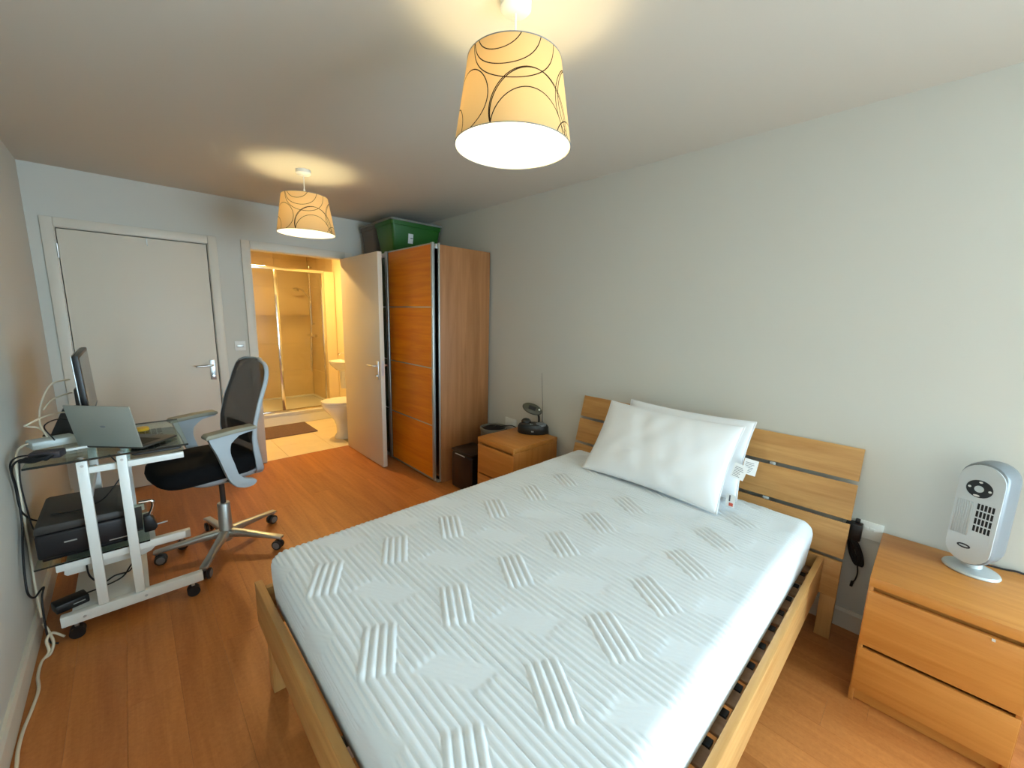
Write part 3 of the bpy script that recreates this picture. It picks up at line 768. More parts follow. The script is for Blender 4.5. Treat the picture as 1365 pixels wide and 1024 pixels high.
cable('fan_cable', [(2.400, -.205, .553), (2.425, -.24, .552), (2.44, -.30, .552), (2.45, -.345, .553), (2.462, -.37, .52), (2.462, -.38, .3)], .0035, 'rubber', 'thin black cable trailing behind the silver fan heater')
# socket + phone charger by the headboard
t = thing('wall_socket', 'white double wall socket between headboard and bedside chest', 'socket', (2.462, .13, .49))
boxo('plate', 2.459, 2.4675, .058, .204, .492, .578, 'whitep', t, .003)
for y in (.095, .118): boxo('rocker', 2.4565, 2.4592, y-.008, y+.008, .535, .552, 'whitep', t, .001)
t = thing('charger', 'black plug-in charger with coiled lead in the socket by the bed', 'charger', (2.44, .155, .24))
boxo('adapter', 2.412, 2.4588, .128, .190, .482, .566, 'black', t, .006)
bm = B(); box(bm, 2.43, 2.452, .140, .158, .566, .585, .004); obj('release_tab', bm, 'black', t, smooth=True)
bm = B()
for k in range(7):
    oy, ox = (k-3)*.0032, (.006 if k % 2 else -.004)
    pts = []
    for j in range(25):
        q = 2*math.pi*j/24; aa, bb = .062*math.cos(q), (.013+.0016*abs(k-3))*math.sin(q)
        pts.append((2.436+ox+.004*math.sin(q), .137+oy+bb*.93-aa*-.28, .418+aa*.95+bb*.28))
    tube(bm, pts, .0036, 6, False)
tube(bm, [(2.436, .150, .478), (2.436, .156, .486)], .006, 8)
obj('coiled_lead', bm, 'rubber', t, smooth='all')
bm = B(); tube(bm, spline([(2.438, .125, .365), (2.438, .118, .32), (2.44, .122, .28), (2.44, .130, .262)], 5), .003, 6); tube(bm, [(2.44, .130, .266), (2.44, .133, .240)], .006, 8); obj('lead_end', bm, 'rubber', t, smooth=True)

# ------------------------------------------------------------ radio on the far chest
rd = thing('desk_radio', 'dark radio with oval tilted head and thin aerial on the chest', 'radio', (2.352, 2.205, .5485), R(40))
bm = B(); lathe(bm, [(.105, 0), (.112, .010), (.110, .058), (.100, .076), (.07, .082)], (0, 0, 0), 36, .66, 1.15); obj('base', bm, 'olvd', rd, smooth=True, local=True)
bm = B(); lathe(bm, [(.042, .074), (.040, .096), (.026, .112), (.01, .117)], (.02, .06, 0), 24, .8, 1); obj('speaker_dome', bm, 'olvd', rd, smooth=True, local=True)
bm = B(); lathe(bm, [(.044, .070), (.042, .084), (.02, .094)], (-.015, -.065, 0), 24, .9, 1); obj('button_pad', bm, 'silverd', rd, smooth=True, local=True)
for yy, zz in ((.03, .079), (.005, .081), (.018, .083)):
    bm = B(); lathe(bm, [(.008, 0), (.007, .006)], (-.04, yy, zz-.004), 12); obj('knob', bm, 'silverp', rd, local=True)
bm = B(); box(bm, -.0765, -.071, -.010, .010, .025, .034, .001); obj('badge', bm, 'alu', rd, local=True)
bm = B(); tube(bm, spline([(.005, -.040, .06), (.010, -.046, .10), (.006, -.042, .145), (-.005, -.020, .185)], 6), .009, 10); obj('gooseneck', bm, 'olvd', rd, smooth=True, local=True)
bm = B(); mt = Matrix.Translation((-.018, .010, .205)) @ Matrix.Rotation(R(20), 4, 'X') @ Matrix.Rotation(R(-52), 4, 'Y') @ Matrix.Scale(1.22, 4)
lathe(bm, [(.02, -.016), (.055, -.010), (.062, 0), (.058, .008), (.03, .013)], (0, 0, 0), 32, .62, 1.12)
for v in bm.verts: v.co = mt @ v.co
obj('head', bm, 'olvg', rd, smooth=True, local=True)
bm = B(); box(bm, -.014, .014, -.022, .028, .0125, .0155, .002, 1, mt); obj('head_window', bm, 'black', rd, local=True)
bm = B(); lathe(bm, [(.007, .012), (.006, .016)], (.008, -.045, 0), 12)
for v in bm.verts: v.co = mt @ v.co
obj('lamp_button', bm, 'whitep', rd, local=True)
bm = B(); tube(bm, [(.02, -.075, .06), (.02, -.070, .25), (.02, -.055, .50)], [.0028, .0018, .0010], 6); obj('aerial', bm, 'dkgrey', rd, local=True)
cable('radio_cable', [(2.35, 2.29, .553), (2.39, 2.35, .552), (2.42, 2.40, .553), (2.452, 2.44, .51), (2.452, 2.46, .30)], .003, 'rubber', 'thin black cable behind the radio')
t = thing('wall_socket', 'white wall socket behind the radio beside the wardrobe', 'socket', (2.462, 2.60, .46))
boxo('plate', 2.459, 2.4675, 2.515, 2.661, .490, .576, 'whitep', t, .003); boxo('rocker', 2.4565, 2.4592, 2.55, 2.566, .535, .552, 'whitep', t, .001)
# black bin and grey waste basket in the gap
t = thing('pedal_bin', 'black pedal bin squeezed between wardrobe and bedside chest', 'bin', (2.08, 2.66, 0))
boxo('body', 1.955, 2.19, 2.515, 2.80, .001, .33, 'binb', t, .02, 3); boxo('lid', 1.953, 2.192, 2.513, 2.802, .332, .352, 'binb', t, .008, 2)
bm = B(); tube(bm, [(1.950, 2.60, .318), (1.946, 2.63, .322), (1.946, 2.70, .322), (1.950, 2.73, .318)], .004, 8); obj('handle', bm, 'silverp', t)
t = thing('waste_basket', 'grey round waste basket behind the bedside chest', 'basket', (2.315, 2.66, 0))
bm = B(); lathe(bm, [(.095, .001), (.10, .01), (.118, .48), (.124, .485), (.124, .505), (.112, .505), (.108, .47)], (2.318, 2.66, 0), 36); obj('body', bm, 'bing', t, smooth=True)
bm = B(); lathe(bm, [(.104, .455), (.104, .49), (.06, .512), (.02, .517)], (2.318, 2.66, 0), 30); obj('liner', bm, 'blackm', t, smooth=True)
cable('basket_cable', [(2.30, 2.62, .522), (2.33, 2.56, .530), (2.39, 2.50, .538), (2.43, 2.46, .50), (2.45, 2.44, .40)], .004, 'rubber', 'black cable lying over the grey waste basket')

# ------------------------------------------------------------ pendant lamps
def pendant():
    t = thing('pendant_lamp', 'x', 'lamp', (0, 0, 0), 0, 'ceiling lamps with ring-patterned shades')
    bm = B(); lathe(bm, [(.048, 0), (.048, -.022), (.040, -.030), (.010, -.034)], (0, 0, 0), 32); obj('ceiling_rose', bm, 'whitep', t, smooth=True, local=True)
    bm = B(); cyl(bm, (0, 0, -.03), (0, 0, -.13), .003, 8); obj('cord', bm, 'whitep', t, local=True)
    bm = B(); lathe(bm, [(.007, -.125), (.009, -.18), (.018, -.19), (.019, -.235), (.014, -.24)], (0, 0, 0), 20); obj('lamp_holder', bm, 'whitep', t, smooth=True, local=True)
    zt, zb, rt, rb = -.172, -.420, .147, .187
    n = 96; me = bpy.data.meshes.new('shade'); V = []; F = []; uvs = []
    nz = 8
    for j in range(nz+1):
        f = j/nz
        for k in range(n+1):
            a = 2*math.pi*k/n; r = rb+(rt-rb)*f; V.append((r*math.cos(a), r*math.sin(a), zb+(zt-zb)*f))
    for j in range(nz):
        for k in range(n): F.append((j*(n+1)+k, j*(n+1)+k+1, (j+1)*(n+1)+k+1, (j+1)*(n+1)+k))
    me.from_pydata(V, [], F); uv = me.uv_layers.new(name='UVMap')
    for p in me.polygons:
        p.use_smooth = True
        for li in p.loop_indices:
            vi = me.loops[li].vertex_index; k = vi % (n+1); j = vi//(n+1)
            uv.data[li].uv = ((k/n-.5)*2*math.pi*.165, j/nz*.248)
    me.materials.append(M['shade']); sh = obj('shade', None, None, t, local=True, mesh=me)
    bm = B(); lathe(bm, [(rb-.003, zb+.001), (rt-.003, zt-.001)], (0, 0, 0), 96, cap=False); obj('shade_lining', bm, 'lining', sh, local=True, smooth='all')
    for z, r in ((zt, rt), (zb, rb)):
        bm = B(); tube(bm, [(r*math.cos(2*math.pi*k/64), r*math.sin(2*math.pi*k/64), z) for k in range(65)], .0016, 6, False); obj('shade_ring', bm, 'silverd', sh, local=True, smooth='all')
    bm = B()
    for k in range(3):
        a = 2*math.pi*k/3+.4; tube(bm, [(.018*math.cos(a), .018*math.sin(a), -.20), (.08*math.cos(a), .08*math.sin(a), -.20), ((rt-.004)*math.cos(a), (rt-.004)*math.sin(a), zt-.002)], .0015, 6)
    obj('spider', bm, 'whitep', t, local=True)
    bm = B(); lathe(bm, [(.013, -.236), (.016, -.25), (.028, -.275), (.031, -.30), (.024, -.325), (.008, -.336)], (0, 0, 0), 20); obj('bulb', bm, 'bulb', t, smooth=True, local=True)
    return t
l1 = pendant(); l2 = copy_tree(l1)
l1.location = (.968, 1.040, H-.0005); l1['label'] = 'large-looking nearer pendant lamp hanging above the bed, lit, ring-patterned shade'
l2.location = (.991, 3.186, H-.0005); l2['label'] = 'smaller-looking farther pendant lamp near the bathroom doorway, lit, ring-patterned shade'
for l in (l1, l2): l.rotation_euler.z = math.atan2(-l.location.y, -l.location.x)+math.pi

# ------------------------------------------------------------ computer trolley
dk = thing('computer_trolley', 'white tubular computer trolley with glass shelves by the left wall', 'desk', (-.1, 2.8, 0))
YN, YFa = 2.53, 3.10
for yy in (YN, YFa):
    boxo('base_bar', -.345, .165, yy-.018, yy+.018, .072, .122, 'whitem', dk, .004)
    for xp in (-.205, -.078): boxo('post', xp-.018, xp+.018, yy-.014, yy+.014, .1225, .823, 'whitem', dk, .004)
    boxo('shelf_bar', -.335, .115, yy-.016 if yy == YN else yy-.012, yy-.0145 if yy == YN else yy+.012, .326, .362, 'whitem', dk, .0005) if False else None
for yy, sg in ((YN, 1), (YFa, -1)):
    ya, yb = (yy+.0145, yy+.034) if sg > 0 else (yy-.034, yy-.0145)
    boxo('shelf_bar', -.335, .115 if sg > 0 else -.03, ya, yb, .324, .360, 'whitem', dk, .003)
    boxo('tray_rail', -.19, .145, ya, yb, .752, .782, 'whitem', dk, .003)
bm = B(); box(bm, -.372, .165, YN-.022, YFa+.02, .824, .832, .002); gt = obj('glass_top', bm, 'gdesk', dk)
bm = B(); box(bm, -.372, .165, YN-.0245, YN-.0222, .8235, .8325); box(bm, -.372, .165, YFa+.0202, YFa+.022, .824, .832); obj('glass_edge', bm, 'edge', gt)
for xp in (-.205, -.078):
    for yy in (YN, YFa):
        bm = B(); lathe(bm, [(.012, .832), (.012, .836), (.009, .838)], (xp, yy, 0), 14); obj('fixing', bm, 'steel', dk)
        bm = B(); tube(bm, [(xp, yy-.0142, .80), (xp, yy-.0165, .80)], .006, 10); obj('bolt', bm, 'steel', dk)
for xp in (-.27, -.06):
    bm = B(); tube(bm, [(xp, YN-.0182, .097), (xp, YN-.0205, .097)], .006, 10); obj('bolt', bm, 'steel', dk)
bm = B(); box(bm, -.06, .15, YN+.036, YFa-.036, .7825, .788, .001); o = obj('keyboard_shelf', bm, 'gdesk', dk)
bm = B(); box(bm, -.395, -.02, YN+.012, YFa-.012, .3602, .366, .001); o = obj('printer_shelf', bm, 'gdesk', dk)
bm = B(); box(bm, -.395, -.02, YN+.0095, YN+.0118, .360, .3665); obj('shelf_edge', bm, 'edge', o)
boxo('lower_shelf', -.31, -.045, YN+.019, YFa-.019, .108, .120, 'whitep', dk, .002)
prismo('paper_tray', [(-.315, .318), (-.320, .285), (-.310, .275), (-.05, .275), (-.02, .285), (.0, .305), (.002, .320)], 'y', YN+.06, YFa-.06, 'whitep', dk, .004)
boxo('cross_bar', -.225, -.195, YN+.0145, YFa-.0145, .60, .64, 'whitem', dk, .003)
for xp in (-.30, .12):
    for yy in (YN, YFa):
        bm = B(); cyl(bm, (xp, yy-.02, .028), (xp, yy+.02, .028), .0272, 20); c = obj('caster', bm, 'black', dk, smooth=True)
        bm = B(); cyl(bm, (xp, yy, .054), (xp, yy, .073), .008, 10); obj('stem', bm, 'steel', c)
GZ = .8322
# laptop
lp = thing('laptop', 'open silver laptop with its lid back towards the camera', 'laptop', (-.004, 2.517, GZ), math.atan2(.21, -.2205)+math.pi)
# local: x along hinge (from right end to left: -x), base extends +y' away
L_, Wd = .302, .200
boxo('base', -L_+.0, 0, .002, Wd, .003, .014, 'lapk', lp, .003, local=True)
boxo('keyboard', -L_+.03, -.03, .04, .135, .0141, .0152, 'blackm', lp, 0, local=True); boxo('touchpad', -L_*.5-.05, -L_*.5+.05, .140, .190, .0141, .0147, 'dkgrey', lp, 0, local=True)
lm = Matrix.Translation((0, .004, .012)) @ Matrix.Rotation(R(11), 4, 'X')
bm = B(); box(bm, -L_, 0, -.004, .002, 0, .208, .002, 2, lm); ld = obj('lid', bm, 'lap', lp, smooth=True, local=True)
bm = B(); box(bm, -L_+.006, -.006, .0021, .003, .008, .201, 0, 2, lm); obj('screen', bm, 'screen', ld, local=True)
bm = B()
prism(bm, [(-L_/2+.012*math.cos(2*math.pi*k/20), .105+.005*math.sin(2*math.pi*k/20)) for k in range(20)], 'y', -.0048, -.0041)
for v in bm.verts: v.co = lm @ v.co
obj('logo', bm, 'silverd', ld, local=True)
for xx in (-L_+.02, -.02):
    for yy in (.02, Wd-.02):
        bm = B(); lathe(bm, [(.006, .0003), (.006, .003)], (xx, yy, 0), 10); obj('foot', bm, 'black', lp, local=True)
# monitor
mn = thing('monitor', 'flat screen monitor seen almost edge-on behind the laptop', 'monitor', (-.21, 3.0, GZ))
mm = Matrix.Translation((-.166, 0, .95)) @ Matrix.Rotation(R(-2), 4, 'Y')
bm = B(); box(bm, -.022, 0, 2.715, 3.285, 0, .318, .004, 2, mm); obj('panel', bm, 'black', mn, smooth=True)
bm = B(); box(bm, .0002, .0012, 2.735, 3.265, .018, .306, 0, 2, mm); obj('screen', bm, 'screen', mn)
bm = B(); box(bm, -.027, -.0225, 2.712, 3.288, .0, .318, .002, 2, mm); obj('rear_shell', bm, 'alu', mn, smooth=True)
boxo('stand_neck', -.228, -.205, 2.965, 3.035, .84, 1.08, 'dkgrey', mn, .005); boxo('stand_base', -.335, -.12, 2.94, 3.08, GZ+.001, GZ+.012, 'dkgrey', mn, .004)
prismo('stand_brace', [(-.335, GZ+.0125), (-.229, GZ+.0125), (-.229, .985), (-.275, .985)], 'y', 2.955, 3.045, 'dkgrey', mn, .004)
# keyboard on the sliding shelf
kb = thing('keyboard', 'dark grey keyboard on the glass shelf under the desk top', 'keyboard', (.05, 2.8, .788))
boxo('body', -.045, .142, YN+.05, YFa-.05, .7885, .806, 'dkgrey', kb, .012, 3)
for i in range(5):
    for j in range(13): 
        if i < 4 or j % 4 != 1: boxo('key', -.030+i*.024, -.030+i*.024+.020, YN+.068+j*.0335, YN+.068+j*.0335+.029, .8062, .8105, 'blackm', kb, .0015, 1)
# small things on the desk
bm = B(); lathe(bm, [(.036, .0005), (.038, .006), (.034, .014), (.02, .016)], (.005, 2.93, GZ), 24, .8, 1); o = obj('tape_puck', bm, 'yellow', smooth=True); tag(o, 'round yellow plastic puck on the glass desk beside the laptop', 'puck')
mt = Matrix.Translation((-.315, 2.86, GZ+.0005)) @ Matrix.Rotation(R(20), 4, 'Z')
t = thing('router', 'white rectangular network box on the desk by the left wall', 'router', (-.315, 2.86, GZ))
bm = B(); box(bm, -.075, .075, -.045, .045, 0, .036, .006, 2, mt); obj('body', bm, 'router', t, smooth=True)
bm = B()
for k in range(4): box(bm, -.05+k*.03, -.03+k*.03, .0452, .0462, .008, .022, 0, 2, mt)
obj('ports', bm, 'blackm', t)
mt = Matrix.Translation((-.308, 2.615, GZ+.0005)) @ Matrix.Rotation(R(-15), 4, 'Z')
t = thing('power_adapter', 'dark grey power adapter with bundled lead on the desk edge', 'adapter', (-.31, 2.61, GZ))
bm = B(); box(bm, -.05, .05, -.03, .03, .004, .036, .007, 2, mt); obj('brick', bm, 'brickp', t, smooth=True)
bm = B()
for k in range(5): 
    a = .006*k
    tube(bm, [mt @ Vector((-.030+.042*math.cos(q)+a, -.040-.012*math.sin(q)-.002*k, .006+.0062*k*.7+.004*math.sin(3*q))) for q in [2*math.pi*j/18 for j in range(19)]], .0032, 6, False)
obj('bundled_lead', bm, 'rubber', t, smooth='all')
bm = B(); mt = Matrix.Translation((-.245, 2.70, GZ+.0005)) @ Matrix.Rotation(R(12), 4, 'Z'); box(bm, -.06, .06, -.012, .012, 0, .012, .003, 2, mt); o = obj('hub_strip', bm, 'whitep', smooth=True); tag(o, 'slim white connector strip lying on the desk beside the adapter', 'hub')
# printer
pr_ = thing('printer', 'black multifunction printer on the trolley middle shelf', 'printer', (-.21, 2.82, .3665))
boxo('body', -.385, -.075, 2.575, 2.985, .385, .500, 'printer', pr_, .012, 3); boxo('base', -.375, -.10, 2.60, 2.96, .3668, .3855, 'printer', pr_, .003)
prismo('scanner_lid', [(-.385, .5015), (-.078, .5015), (-.082, .520), (-.12, .535), (-.37, .540), (-.383, .532)], 'y', 2.580, 2.980, 'printert', pr_, .004)
boxo('badge', -.30, -.26, 2.5735, 2.5752, .445, .451, 'alu', pr_); boxo('output_tray', -.0755, -.04, 2.62, 2.93, .392, .402, 'printer', pr_, .002)
boxo('silver_strip', -.16, -.085, 2.5735, 2.5752, .400, .404, 'alu', pr_)
# chrome hook with black base standing on shelf end
t = thing('desk_clamp', 'black clamp with bent chrome tube beside the printer', 'clamp', (-.028, 2.66, .3665))
prismo('clamp_body', [(-.038, .3668), (.004, .3668), (.016, .385), (.004, .43), (-.010, .455), (-.036, .45)], 'y', 2.635, 2.685, 'black', t, .005)
bm = B(); tube(bm, spline([(-.008, 2.66, .45), (.008, 2.66, .49), (.006, 2.66, .518), (-.02, 2.66, .522), (-.045, 2.66, .524)], 6), .0085, 10); obj('chrome_tube', bm, 'chrome', t, smooth=True)
bm = B(); tube(bm, [(.014, 2.66, .388), (.055, 2.655, .392)], .004, 8); obj('screw', bm, 'silverp', t)
# power brick on lower shelf
t = thing('power_brick', 'black power brick with leads at the foot of the trolley', 'adapter', (-.30, 2.60, .12))
mt = Matrix.Translation((-.315, 2.60, .1225)) @ Matrix.Rotation(R(18), 4, 'Z')
bm = B(); box(bm, -.055, .055, -.035, .035, 0, .04, .006, 2, mt); obj('brick', bm, 'black', t, smooth=True)
bm = B(); box(bm, .0, .04, -.0358, -.035, .018, .022, 0, 2, mt); obj('brick_label', bm, 'alu', t)
# cables
cable('cable', [(-.34, 2.59, .85), (-.39, 2.60, .845), (-.415, 2.62, .80), (-.420, 2.68, .70), (-.420, 2.66, .55), (-.420, 2.58, .45), (-.418, 2.52, .36), (-.415, 2.50, .29), (-.410, 2.56, .235), (-.40, 2.62, .23), (-.385, 2.60, .25), (-.39, 2.56, .22), (-.39, 2.53, .12), (-.385, 2.52, .03), (-.36, 2.515, .008)], .004, 'rubber', 'black power cable looping down the left wall beside the trolley')
cable('cable', [(-.345, 2.605, .86), (-.395, 2.62, .855), (-.423, 2.66, .81), (-.426, 2.70, .70), (-.424, 2.70, .60), (-.415, 2.78, .52), (-.392, 2.80, .49)], .0035, 'rubber', 'black cable running down the wall to the back of the printer')
cable('cable', [(-.385, 2.585, .84), (-.392, 2.585, .75), (-.390, 2.60, .62), (-.393, 2.65, .53), (-.388, 2.68, .47)], .003, 'rubber', 'thin black cable hanging straight from the desk edge to the printer')
cable('cable', [(-.245, 2.578, .318), (-.240, 2.576, .25), (-.205, 2.575, .20), (-.16, 2.58, .215), (-.115, 2.60, .205), (-.10, 2.66, .19)], .0035, 'rubber', 'black lead curling above the trolley bottom shelf')
cable('cable', [(-.28, 2.62, .150), (-.22, 2.60, .165), (-.14, 2.61, .18), (-.10, 2.66, .21), (-.05, 2.72, .23)], .0035, 'rubber', 'black lead running from the power brick along the bottom shelf')
cable('cable', [(-.34, 2.70, .546), (-.26, 2.68, .545), (-.22, 2.70, .546), (-.17, 2.76, .548), (-.12, 2.80, .60), (-.09, 2.82, .66), (-.13, 2.83, .75)], .003, 'rubber', 'thin black cable draped across the printer lid')
cable('cable', [(-.36, 2.84, .86), (-.40, 2.83, .855), (-.422, 2.80, .82), (-.425, 2.76, .70), (-.427, 2.75, .4), (-.424, 2.70, .20), (-.410, 2.62, .10)], .005, 'wcable', 'cream cable dropping from the network box behind the trolley')
cable('cable', [(-.33, 2.88, .87), (-.35, 2.92, .93), (-.34, 2.95, 1.02), (-.30, 2.97, 1.11), (-.235, 2.98, 1.13)], .004, 'wcable', 'cream cable arching up to the back of the monitor')
cable('cable', [(-.32, 2.89, .87), (-.36, 2.93, .91), (-.395, 2.90, .93), (-.38, 2.87, .945), (-.33, 2.92, .965), (-.27, 2.95, .97), (-.245, 2.93, .95), (-.20, 2.88, .87)], .004, 'wcable', 'cream cable looped above the network box')
cable('cable', [(-.33, 2.90, 1.0), (-.30, 2.94, 1.04), (-.25, 2.97, 1.06), (-.235, 2.98, 1.06)], .0035, 'wcable', 'short cream cable below the arching one behind the monitor')
cable('cable', [(-.30, 2.80, .868), (-.33, 2.84, .93), (-.29, 2.86, .955), (-.24, 2.84, .94), (-.21, 2.80, .88)], .003, 'rubber', 'black lead arching over the network box')
cable('extension_lead', [(-.345, 2.55, .012), (-.375, 2.53, .06), (-.39, 2.50, .05), (-.385, 2.47, .012), (-.402, 2.42, .006), (-.403, 2.33, .006), (-.392, 2.24, .006), (-.398, 2.14, .006), (-.408, 2.04, .006), (-.409, 1.95, .006), (-.403, 1.86, .006), (-.405, 1.70, .006), (-.41, 1.4, .006), (-.408, 1.0, .006)], .0055, 'wcable', 'cream extension lead running along the skirting of the left wall')
cable('extension_lead', [(-.40, 2.56, .10), (-.385, 2.535, .07), (-.372, 2.50, .03), (-.380, 2.46, .007), (-.396, 2.44, .0065)], .0055, 'wcable', 'short cream lead twisted beside the trolley caster')

# ------------------------------------------------------------ office chair
ch = thing('office_chair', 'grey office chair with black seat and mesh back on casters', 'office chair', (.33, 2.935, 0), R(12))
Lc = dict(local=True)
angs = [R(a-12) for a in (28, 100, 172, 244, 316)]
bm = B(); lathe(bm, [(.030, .055), (.036, .075), (.038, .13), (.036, .135), (.034, .30), (.030, .305)], (0, 0, 0), 24); obj('column', bm, 'alu', ch, smooth=True, **Lc)
bm = B(); cyl(bm, (0, 0, .30), (0, 0, .49), .015, 16); obj('gas_lift', bm, 'dkgrey', ch, smooth=True, **Lc)
for a in angs:
    c, s = math.cos(a), math.sin(a); mt = Matrix.Rotation(a, 4, 'Z')
    bm = B(); rings = []
    for (r, zc, hw, hh) in ((.02, .105, .026, .028), (.12, .103, .023, .020), (.26, .090, .020, .013), (.345, .082, .022, .009), (.352, .080, .018, .006)):
        rings.append([bm.verts.new(mt @ Vector((r, hw*math.copysign(abs(math.cos(q))**.6, math.cos(q)), zc+hh*math.copysign(abs(math.sin(q))**.6, math.sin(q))))) for q in [2*math.pi*k/16 for k in range(16)]])
    for A, Bq in zip(rings, rings[1:]):
        for k in range(16): bm.faces.new((A[k], A[(k+1) % 16], Bq[(k+1) % 16], Bq[k]))
    bm.faces.new(rings[0][::-1]); bm.faces.new(rings[-1])
    arm = obj('base_leg', bm, 'alu', ch, smooth=True, **Lc)
    p = Vector((.340*c, .340*s, .0312)); sd = Vector((-s, c, 0)); off = Vector((c, s, 0))*.018
    bm = B(); 
    for q in (-.022, .006): tube(bm, [p-off+sd*q, p-off+sd*(q+.003), p-off+sd*(q+.013), p-off+sd*(q+.016)], [.026, .030, .030, .026], 20)
    w_ = obj('caster', bm, 'dkgrey', ch, smooth=True, **Lc)
    bm = B()
    for q in (-.0232, .0222): tube(bm, [p-off+sd*q, p-off+sd*(q+.001)], .021, 18)
    tube(bm, [p+Vector((0, 0, .03)), p+Vector((0, 0, .05))], .007, 8)
    obj('caster_hub', bm, 'silverd', w_, smooth=True, **Lc)
# seat
bm = B(); n = 40; rings = []
def se(v, e): return math.copysign(abs(v)**e, v)
for (z, s, dx) in ((.530, .80, .01), (.536, .93, .005), (.553, .985, 0), (.580, 1, -.002), (.606, .985, 0), (.622, .93, .005), (.630, .80, .008), (.631, .4, .01)):
    ring = []
    for k in range(n):
        a = 2*math.pi*k/n; xx = -.078+.250*s*se(math.cos(a), .55)+dx; yy = .232*s*se(math.sin(a), .55)
        fr_ = max(0, (-xx-.12)/.20); zz = z - .012*fr_*fr_ + (.012*(abs(yy)/.23)**2 if z > .59 else 0)
        ring.append(bm.verts.new((xx, yy, zz)))
    rings.append(ring)
for A, Bq in zip(rings, rings[1:]):
    for k in range(n): bm.faces.new((A[k], A[(k+1) % n], Bq[(k+1) % n], Bq[k]))
bm.faces.new(rings[0][::-1]); bm.faces.new(rings[-1]); obj('seat', bm, 'seat', ch, smooth='all', **Lc)
bm = B(); rings = []
for (z, s) in ((.482, .60), (.488, .76), (.515, .95), (.535, .985)):
    rings.append([bm.verts.new((-.02+.20*s*se(math.cos(a), .6), .215*s*se(math.sin(a), .6), z)) for a in [2*math.pi*k/n for k in range(n)]])
for A, Bq in zip(rings, rings[1:]):
    for k in range(n): bm.faces.new((A[k], A[(k+1) % n], Bq[(k+1) % n], Bq[k]))
bm.faces.new(rings[0][::-1]); bm.faces.new(rings[-1]); obj('seat_pan', bm, 'chairg', ch, smooth=True, **Lc)
bm = B(); tube(bm, [(-.06, -.17, .515), (-.02, -.225, .512), (.02, -.225, .512)], .006, 8); obj('lever', bm, 'dkgrey', ch, **Lc)
# back: outline (half width by height) and profile
ZP = [.50, .58, .66, .74, .82, .95, 1.05, 1.12, 1.165, 1.19]; XP = [.158, .136, .122, .114, .122, .158, .196, .218, .228, .232]
def bx(z): return float(np.interp(z, ZP, XP))
ZW = [.50, .53, .60, .75, .95, 1.08, 1.13, 1.16, 1.18, 1.19]; HW = [.15, .185, .212, .228, .230, .222, .208, .185, .15, .10]
def bw(z): return float(np.interp(z, ZW, HW))
nz, ny = 40, 17; P = np.zeros((nz, ny, 3))
for i in range(nz):
    z = .50+.69*i/(nz-1)
    for j in range(ny):
        v = -1+2*j/(ny-1); P[i, j] = (bx(z)-.012+.030*(1-v*v), v*bw(z), z)
grid_mesh('back_mesh', P, 'chmesh', ch, local=True)
out = [(bx(z), -bw(z), z) for z in np.linspace(.50, 1.19, 40)]
top = [(bx(1.19)+.030*(1-(y/.10)**2), y, 1.192) for y in np.linspace(-.09, .09, 9)]
outl = out + top + [(x_, -y_, z_) for x_, y_, z_ in out[::-1]]
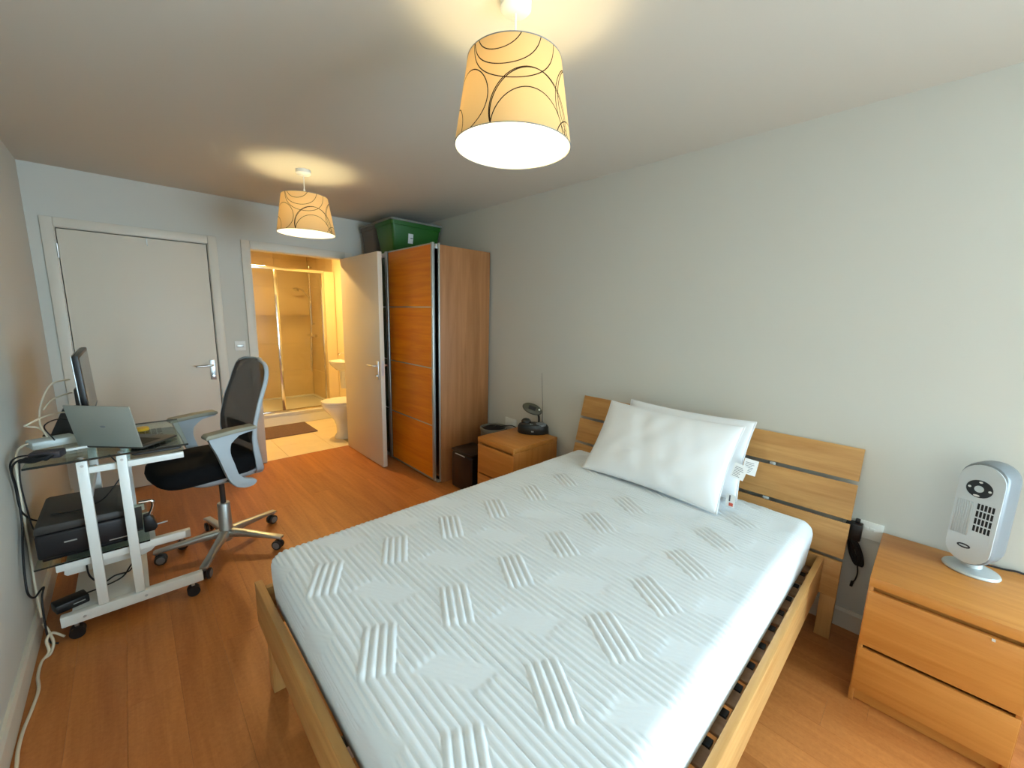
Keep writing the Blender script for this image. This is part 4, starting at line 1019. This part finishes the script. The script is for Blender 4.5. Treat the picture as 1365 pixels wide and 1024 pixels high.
def ribbon(name, pts, hw, hd, mat):
    bm = B(); rings = []; n = len(pts); V_ = [Vector(p) for p in pts]
    for i, p in enumerate(V_):
        d = (V_[min(i+1, n-1)]-V_[max(i-1, 0)]).normalized()
        X = Vector((1, 0, 0)); s = d.cross(X).normalized(); X = s.cross(d).normalized()
        w2 = hd*(1+.9*max(0, (.80-p.z)/.3)) if True else hd
        rings.append([bm.verts.new(p + s*hw*se(math.cos(q), .7) + X*w2*se(math.sin(q), .7)) for q in [2*math.pi*k/10 for k in range(10)]])
    for A, Bq in zip(rings, rings[1:]):
        for k in range(10): bm.faces.new((A[k], A[(k+1) % 10], Bq[(k+1) % 10], Bq[k]))
    bm.faces.new(rings[0][::-1]); bm.faces.new(rings[-1]); return obj(name, bm, mat, ch, smooth='all', **Lc)
ribbon('back_frame', outl, .007, .012, 'chairg')
bm = B(); box(bm, .135, .185, -.15, .15, .485, .515, .012, 2); obj('back_base', bm, 'chairg', ch, smooth=True, **Lc)
bm = B(); 
for s in (-1, 1): tube(bm, [(.02, s*.06, .505), (.12, s*.09, .490), (.165, s*.12, .500)], [.022, .022, .018], 10)
obj('back_support', bm, 'chairg', ch, smooth=True, **Lc)
bm = B(); box(bm, .125, .150, -.19, .19, .68, .80, .012, 2); o = obj('lumbar_pad', bm, 'blackm', ch, smooth=True, **Lc)
# arms
armp = spline([(-.135, 0, .812), (-.128, 0, .775), (-.100, 0, .700), (-.075, 0, .610), (-.055, 0, .545), (-.020, 0, .490), (.030, 0, .474), (.075, 0, .480), (.085, 0, .500), (.060, 0, .520), (.020, 0, .525), (-.005, 0, .560), (-.022, 0, .630), (-.038, 0, .700), (-.030, 0, .755), (-.005, 0, .785), (.050, 0, .800), (.095, 0, .806), (.10, 0, .822)], 3)
for s in (-1, 1):
    yo = s*.272
    bm = B(); prism(bm, [(p.x, p.z) for p in armp], 'y', yo-.017, yo+.017)
    es = [e for e in bm.edges if abs(e.verts[0].co.y-e.verts[1].co.y) < 1e-6]; bmesh.ops.bevel(bm, geom=es, offset=.006, segments=2, profile=.5, affect='EDGES')
    a = obj('armrest', bm, 'chairg', ch, smooth=True, **Lc)
    bm = B(); pp = [(-.150, .800), (-.152, .815), (-.140, .826), (-.02, .835), (.09, .838), (.102, .830), (.10, .816), (-.02, .812)]
    prism(bm, pp, 'y', yo-.036, yo+.036); es = list(bm.edges); bmesh.ops.bevel(bm, geom=es, offset=.005, segments=2, profile=.5, affect='EDGES')
    obj('arm_pad', bm, 'pad', a, smooth=True, **Lc)
    bm = B(); box(bm, -.02, .05, min(yo, s*.13), max(yo, s*.13), .484, .510, .006, 2); obj('arm_bracket', bm, 'chairg', a, smooth=True, **Lc)
bpy.context.view_layer.update()
